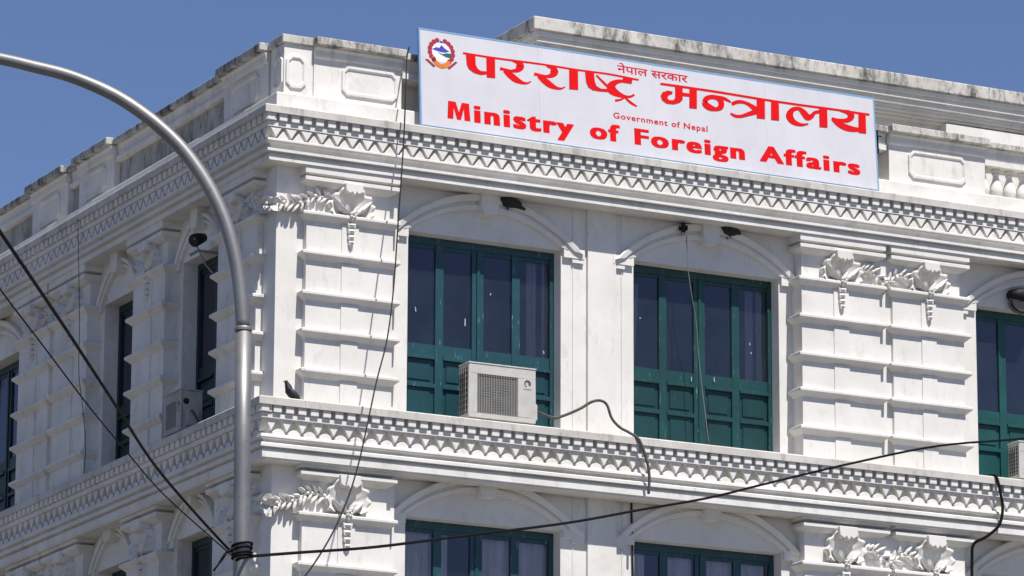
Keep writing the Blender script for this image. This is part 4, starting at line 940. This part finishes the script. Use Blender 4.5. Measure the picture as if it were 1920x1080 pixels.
# ------------------------------------------------------------------ air conditioners
def air_conditioner(loc, rz, w, h, dp, label, group, shellmat='ac_white'):
    t = thing('air_conditioner', label, 'air conditioner', loc, rz, group)
    # local: front at y = 0 facing -y, right side +x, standing on z = 0.05 feet
    z0 = 0.03
    g0, g1 = 0.13 * w, 0.73 * w
    c0, c1 = z0 + 0.07, z0 + h - 0.13
    b = MB()
    b.box(0, w, 0.035, dp, z0, z0 + h)
    b.box(0, w, 0, 0.034, z0 + h - 0.13, z0 + h).box(0, w, 0, 0.034, z0, c0).box(0, g0, 0, 0.034, c0, c1).box(g1, w, 0, 0.034, c0, c1)
    part('casing', b, shellmat, t, ID, 0.008)
    part('top_cover', MB().box(-0.008, w + 0.008, -0.008, dp + 0.008, z0 + h, z0 + h + 0.022), shellmat, t, ID, 0.006)
    part('grille_recess', MB().box(g0 + 0.001, g1 - 0.001, 0.028, 0.0335, c0 + 0.001, c1 - 0.001), 'ac_dark', t)
    uc, zc, rr = (g0 + g1) / 2, (c0 + c1) / 2, min(g1 - g0, c1 - c0) / 2 - 0.02
    fan = MB()
    for k in range(3):
        a = k * 2.094
        fan.add([(uc + 0.2 * rr * math.cos(a), 0.022, zc + 0.2 * rr * math.sin(a)), (uc + 0.92 * rr * math.cos(a + 0.2), 0.026, zc + 0.92 * rr * math.sin(a + 0.2)),
                 (uc + 0.92 * rr * math.cos(a + 1.1), 0.016, zc + 0.92 * rr * math.sin(a + 1.1)), (uc + 0.2 * rr * math.cos(a + 1.2), 0.019, zc + 0.2 * rr * math.sin(a + 1.2))], [(0, 1, 2, 3)])
    part('fan', fan, 'ac_dark', t)
    gr = MB()
    n = 16
    for i in range(n):
        x = g0 + (g1 - g0) * (i + 0.5) / n
        gr.box(x - 0.0045, x + 0.0045, 0.002, 0.009, c0, c1)
        zz = c0 + (c1 - c0) * (i + 0.5) / n
        gr.box(g0, g1, 0.0095, 0.014, zz - 0.004, zz + 0.004)
    part('grille', gr, 'ac_wire', t)
    lg = MB()
    lx, lz, lr = (g1 + w) / 2 + 0.01, z0 + h - 0.20, 0.052
    vs = []
    for i in range(25):
        a = R(-35) + R(290) * i / 24
        vs.append((lx + lr * math.cos(a), -0.002, lz + lr * math.sin(a)))
    for i in range(25):
        a = R(-35) + R(290) * i / 24
        q = 0.36 + 0.25 * i / 24
        vs.append((lx - 0.006 + lr * q * math.cos(a), -0.002, lz - 0.004 + lr * q * math.sin(a)))
    lg.add(vs, [(i, i + 1, 26 + i, 25 + i) for i in range(24)])
    for k in range(4):
        lg.box(lx - 0.06 + k * 0.031, lx - 0.04 + k * 0.031, -0.0022, -0.001, lz - 0.086, lz - 0.074)
    part('logo', lg, 'ac_logo', t)
    # left side: coil opening behind guard wires; right side: valve cover
    part('coil_opening', MB().box(-0.003, -0.001, 0.05, dp - 0.02, z0 + 0.06, z0 + h - 0.05), 'coil', t)
    sg = MB()
    for i in range(8):
        zz = z0 + 0.06 + (h - 0.11) * (i + 0.5) / 8
        sg.box(-0.012, -0.004, 0.045, dp - 0.015, zz - 0.008, zz + 0.008)
    for i in range(4):
        y = 0.05 + (dp - 0.07) * (i + 0.5) / 4
        sg.box(-0.020, -0.0125, y - 0.006, y + 0.006, z0 + 0.06, z0 + h - 0.05)
    part('side_guard', sg, 'ac_wire', t)
    vc = MB().wrap(0.08, dp - 0.08, 0, 0.055, [(0, z0 + 0.30), (0.01, z0 + 0.26), (0.01, z0 + 0.08), (0, z0 + 0.06)])
    part('valve_cover', vc, shellmat, t, lambda u, d, z: (w + d, u, z), 0.008)
    part('handle_hollow', MB().lathe([(0.045, 0), (0.045, 0.004)], 14).mesh('handle_hollow', 'ac_black') and MB().tube([(w + 0.001, dp * 0.25, z0 + h - 0.15), (w + 0.005, dp * 0.25, z0 + h - 0.15)], 0.045, 14), 'ac_black', t)
    part('pipe', MB().tube(catmull([(w + 0.03, dp * 0.4, z0 + 0.24), (w + 0.09, dp * 0.42, z0 + 0.26), (w + 0.10, dp * 0.7, z0 + 0.12), (w + 0.07, dp * 0.95, z0 + 0.05)]), 0.016, 8), 'hose', t, ID, 0, True)
    for x in (0.15 * w, 0.85 * w):
        part('foot', MB().box(x - 0.04, x + 0.04, 0.01, dp - 0.01, 0, z0), 'ac_dark', t)
    return t
LT = ZL + 0.114
GA = 'outdoor air conditioner units on the lower ledge'
air_conditioner((2.765, -0.285, LT), 0, 1.02, 0.745, 0.30, 'large cream air conditioner with round purple logo below the left teal window', GA)
air_conditioner((11.66, -0.285, LT), 0, 0.80, 0.53, 0.29, 'smaller cream air conditioner under the dark green window past the double pilaster', GA)
air_conditioner((-0.315, 2.98, LT), R(-90), 0.60, 0.56, 0.33, 'weathered grey air conditioner on the shaded side ledge behind the lamp post', GA, 'ac_grey')

# ------------------------------------------------------------------ street lamp
ARM = [(-12.975, -23.876, 10.516), (-12.739, -23.999, 10.454), (-12.502, -24.121, 10.384), (-12.265, -24.245, 10.272), (-12.095, -24.333, 10.159), (-11.925, -24.421, 10.011), (-11.771, -24.501, 9.836), (-11.627, -24.576, 9.607), (-11.519, -24.632, 9.364), (-11.448, -24.669, 9.113), (-11.404, -24.692, 8.844), (-11.379, -24.705, 8.549)]
BX, BY = -11.362, -24.713
lampo = thing('street_lamp', 'tall grey steel street lamp with long curved arm in front of the building', 'street lamp', (BX, BY, 0))
def rel(p):
    return (p[0] - BX, p[1] - BY, p[2])
ext = [(-14.35, -23.16, 10.70), (-13.6, -23.55, 10.65)]
armp = catmull([rel(p) for p in ext + ARM], 5)
na = len(armp)
part('arm', MB().tube(armp, [0.040 + 0.010 * min(1, i / (na * 0.6)) for i in range(na)], 18), 'steel', lampo, ID, 0, True)
part('pole', MB().tube([(-0.017, 0.008, 8.545), (-0.009, 0.004, 7.7), (0, 0, 6.9), (0, 0, 3.0), (0, 0, 0.02)], [0.056, 0.057, 0.058, 0.075, 0.085], 20), 'steel', lampo, ID, 0, True)
part('collar', MB().tube([(-0.017, 0.008, 8.535), (-0.017, 0.008, 8.552), (-0.017, 0.008, 8.565)], [0.061, 0.061, 0.052], 20), 'steel', lampo)
part('base_plate', MB().box(-0.2, 0.2, -0.2, 0.2, 0, 0.02), 'steel', lampo)
hd_ = [rel((-14.35, -23.16, 10.70)), rel((-14.75, -22.95, 10.71)), rel((-15.1, -22.77, 10.70))]
part('lamp_head', MB().tube(hd_, [0.06, 0.16, 0.10], 14, True, 0.45), 'ac_white', lampo, ID, 0, True)
band = MB()
for z, r in ((6.99, 0.068), (7.018, 0.070), (6.955, 0.066), (6.935, 0.069)):
    pts = [(0.003 + r * math.cos(a), r * math.sin(a), z + 0.012 * math.cos(a + 1)) for a in [2 * math.pi * k / 18 for k in range(19)]]
    band.tube(pts, 0.0085, 6)
part('cable_band', band, 'black', lampo)

# ------------------------------------------------------------------ cables and wires
def cable(name, pts, r, mat, label, cat='cable', group=None, n=6, seg=8):
    base = Vector(pts[0])
    o = put(name, MB().tube([p - base for p in catmull(pts, n)], r, seg).mesh(name, mat, ID, 0, True), None, base)
    return tag(o, label, cat, group)
GC = 'black overhead cables tied to the street lamp'
cable('overhead_cable', [(-18.6, -37.2, 6.75), (-16.937, -34.213, 6.659), (-16.45, -33.339, 6.696), (-15.265, -31.138, 6.844), (-14.059, -28.947, 6.943), (-12.924, -26.945, 6.996), (-11.487, -24.739, 6.988), (-11.42, -24.69, 6.985)], 0.0092, 'black', 'thickest black cable running from upper left down to the lamp post', 'cable', GC)
cable('overhead_cable', [(-17.3, -33.8, 7.2), (-15.885, -31.379, 7.145), (-15.378, -30.516, 7.142), (-14.606, -29.226, 7.154), (-13.808, -27.951, 7.126), (-13.029, -26.665, 7.155), (-12.345, -25.668, 7.111), (-11.415, -24.70, 6.93)], 0.0046, 'black', 'thin dark cable below the thickest one, running down to the lamp post', 'cable', GC)
cable('overhead_cable', [(-11.42, -24.76, 6.90), (-11.357, -24.784, 6.925), (-10.596, -23.985, 7.146), (-9.475, -22.876, 7.458), (-8.234, -21.831, 7.816), (-6.549, -20.452, 8.298), (-5.268, -19.426, 8.697), (-4.134, -18.663, 9.038), (-3.103, -17.959, 9.387), (-1.609, -17.045, 9.881), (0.05, -15.99, 10.399), (1.711, -15.05, 10.809), (3.707, -13.945, 11.335), (8.5, -11.4, 12.6)], 0.0112, 'black', 'black cable rising from the lamp post to the right across the facade', 'cable', GC)
cable('cable_knot', [(-11.62, -24.83, 6.80), (-11.56, -24.80, 6.87), (-11.49, -24.75, 6.95), (-11.42, -24.73, 6.99)], [0.007] * 6 + [0.010] * 8 + [0.013] * 5, 'black', 'short black tied-off cable end beside the lamp post', 'cable', GC)
cable('loose_wire', [(1.93, -0.05, 19.02), (1.871, -0.1, 18.831), (1.698, -0.42, 18.12), (1.641, -0.5, 17.552), (1.534, -0.65, 16.921), (1.39, -0.85, 16.118), (1.222, -1.1, 15.313), (0.943, -1.5, 14.513), (0.556, -2.0, 13.804), (0.154, -2.6, 13.125), (-0.353, -3.4, 12.383), (-0.886, -4.2, 11.726), (-1.597, -5.2, 11.008), (-2.615, -6.6, 10.198), (-4.2, -8.8, 9.2)], 0.0105, 'wire', 'long thin wire sagging from the roof beside the sign across the corner pilaster', 'wire')
cable('drain_hose', [(3.80, -0.08, 14.12), (3.886, -0.1, 14.104), (4.168, -0.05, 14.052), (4.309, -0.08, 14.083), (4.54, -0.16, 14.196), (4.684, -0.2, 14.293), (4.815, -0.22, 14.326), (4.912, -0.24, 14.272), (4.982, -0.25, 14.09), (5.096, -0.27, 13.971), (5.224, -0.31, 13.901), (5.333, -0.385, 13.80), (5.43, -0.40, 13.571), (5.488, -0.395, 13.324), (5.49, -0.37, 13.059)], 0.020, 'hose', 'grey looping hose from the large air conditioner over the ledge', 'hose')
cable('hanging_cable', [(11.10, -0.15, 13.87), (11.18, -0.34, 13.86), (11.202, -0.385, 13.80), (11.243, -0.4, 13.597), (11.273, -0.4, 13.367), (11.217, -0.38, 13.133), (11.057, -0.3, 12.969), (10.902, -0.2, 12.863), (10.885, -0.17, 12.636), (10.88, -0.165, 12.097), (10.88, -0.165, 11.0)], 0.022, 'black', 'thick black cable looping over the lower cornice beside the double pilaster', 'cable')
cable('down_pipe', [(5.508, 0.145, 13.09), (5.515, 0.145, 12.6), (5.531, 0.145, 11.9), (5.54, 0.145, 10.5)], 0.014, 'wire', 'thin dark conduit down the wall between the lower windows', 'pipe')
cable('thin_wire', [(6.331, 0.02, 16.897), (6.362, 0.02, 16.376), (6.42, 0.02, 15.997), (6.504, 0.05, 15.629), (6.535, 0.02, 15.013), (6.612, -0.1, 13.873)], 0.0065, 'pale_wire', 'pale thin wire hanging down across the second teal window', 'wire')
cable('side_wire', [(-0.35, 6.321, 17.74), (-0.34, 6.30, 17.599), (-0.3, 6.241, 16.217), (-0.3, 6.204, 15.414), (-0.3, 5.97, 14.737), (-0.32, 5.815, 14.277), (-0.34, 5.8, 13.86)], 0.005, 'wire', 'thin dark wire hanging down the shaded side facade', 'wire')

# ------------------------------------------------------------------ lamps on the walls
t = thing('round_wall_lamp', 'round black lamp fixed under the arch of the dark green window', 'wall lamp', (12.0, 0.155, ZU - 1.10))
part('back_plate', MB().tube([(0, 0.015, 0), (0, -0.02, 0)], 0.16, 20), 'iron', t)
part('bowl', MB().tube([(0, -0.02, -0.01), (0, -0.10, -0.03), (0, -0.17, -0.06), (0, -0.21, -0.08)], [0.19, 0.20, 0.15, 0.05], 20), 'lens', t, ID, 0, True)
part('hood', MB().tube([(0, -0.02, 0.05), (0, -0.14, 0.04), (0, -0.24, 0.01)], [0.22, 0.22, 0.16], 20, True, 0.55), 'iron', t, ID, 0, True)
part('guard_ring', MB().tube([(0.215 * math.cos(a), -0.12 - 0.02 * math.sin(a), -0.035 + 0.16 * math.sin(a)) for a in [math.pi + math.pi * k / 12 for k in range(13)]], 0.012, 6), 'iron', t)

t = thing('flood_light', 'black round flood light on a grey bracket at the shaded side window', 'flood light', (-0.16, 2.27, ZU - 1.24))
part('bracket', MB().tube([(0.27, -0.10, -0.12), (0.0, -0.02, -0.10), (-0.06, 0.12, -0.14)], 0.022, 8), 'steel', t)
part('housing', MB().tube([(0.12, 0.06, 0.12), (0.02, 0.02, 0.08), (-0.07, -0.04, 0.03)], [0.06, 0.085, 0.092], 16), 'iron', t, ID, 0, True)
part('lens', MB().tube([(-0.071, -0.041, 0.029), (-0.080, -0.047, 0.024)], 0.072, 16), 'ac_black', t)
part('bolt', MB().tube([(-0.075, -0.02, 0.055), (-0.09, -0.03, 0.05)], 0.014, 8).tube([(-0.075, -0.075, 0.045), (-0.09, -0.085, 0.04)], 0.013, 8), 'steel', t)
part('stay', MB().tube([(-0.02, 0.0, -0.02), (0.10, -0.06, -0.30), (0.18, -0.12, -0.42)], 0.012, 6), 'steel', t)

# ------------------------------------------------------------------ pigeons
def pigeon(loc, rz, pitch_, s, label, mat='feather', group='dark pigeons perched on the building'):
    t = thing('pigeon', label, 'bird', loc, rz, group)
    cp, sn = math.cos(pitch_), math.sin(pitch_)
    def X(x, y, z):
        if x > 0.085:       # the head stays level on the neck
            dx, dz = x - 0.085, z - 0.038
            c2, s2 = math.cos(pitch_ * 0.25), math.sin(pitch_ * 0.25)
            bx, bz = 0.085 * cp - 0.038 * sn, 0.085 * sn + 0.038 * cp
            return ((bx + dx * c2 - dz * s2) * s, y * s, (bz + dx * s2 + dz * c2 + 0.085) * s)
        return ((x * cp - z * sn) * s, y * s, (x * sn + z * cp + 0.085) * s)
    spine = [(-0.20, 0.0, -0.035, 0.010, 0.030), (-0.14, 0, -0.02, 0.022, 0.040), (-0.07, 0, -0.002, 0.046, 0.050), (0.0, 0, 0.0, 0.062, 0.060), (0.05, 0, 0.010, 0.060, 0.055), (0.085, 0, 0.038, 0.052, 0.046), (0.106, 0, 0.070, 0.036, 0.033), (0.117, 0, 0.094, 0.029, 0.027), (0.131, 0, 0.110, 0.029, 0.028), (0.149, 0, 0.110, 0.016, 0.016)]
    b = MB()
    seg = 10
    vs = []
    for i, (x, y, z, rv, rh) in enumerate(spine):
        a = spine[max(i - 1, 0)]
        c = spine[min(i + 1, len(spine) - 1)]
        tx, tz = c[0] - a[0], c[2] - a[2]
        l = math.hypot(tx, tz)
        nx, nz = -tz / l, tx / l
        for k in range(seg):
            an = 2 * math.pi * k / seg
            vs.append(X(x + nx * rv * math.cos(an), y + rh * math.sin(an), z + nz * rv * math.cos(an)))
    fs = []
    for i in range(len(spine) - 1):
        for k in range(seg):
            k2 = (k + 1) % seg
            fs.append((i * seg + k, i * seg + k2, (i + 1) * seg + k2, (i + 1) * seg + k))
    fs += [tuple(range(seg)), tuple(range((len(spine) - 1) * seg, len(spine) * seg))]
    b.add(vs, fs)
    part('body', b, mat, t, ID, 0, True)
    for sd_ in (-1, 1):
        w = MB()
        w.blob((-0.035, 0.056 * sd_, 0.010), (0.105, 0.014, 0.040), 0.13, 8, 6)
        part('wing', w, 'feather_grey', t, lambda x, y, z: X(x, y, z), 0, True)
        part('leg', MB().tube([(0.005 * s, 0.022 * sd_ * s, 0.05 * s), (0.012 * s, 0.024 * sd_ * s, 0.0)], 0.005 * s, 6).tube([(0.0, 0.024 * sd_ * s, 0.004 * s), (0.035 * s, 0.028 * sd_ * s, 0.003 * s)], 0.004 * s, 5), 'beak', t)
        part('eye', MB().blob((0.126, 0.0245 * sd_, 0.118), (0.005, 0.003, 0.005), 0, 6, 4), 'ac_black', t, lambda x, y, z: X(x, y, z))
    bk = MB().tube([(0.146, 0, 0.112), (0.162, 0, 0.108), (0.172, 0, 0.100)], [0.008, 0.006, 0.002], 6)
    part('beak', bk, 'beak', t, lambda x, y, z: X(x, y, z))
    return t
pigeon((0.155, -0.24, LT), R(165), R(38), 0.98, 'dark pigeon standing upright on the lower ledge by the corner')
pigeon((3.55, 0.09, ZU - 0.795), R(172), R(8), 1.25, 'dark pigeon crouching on the arch beside the first window keystone')
pigeon((7.08, 0.09, ZU - 0.775), R(200), R(4), 1.25, 'dark pigeon crouching on the second window arch, right of its keystone')
pigeon((6.32, 0.09, ZU - 0.80), R(60), R(18), 0.95, 'small dark pigeon facing out on the second window arch, left of its keystone')
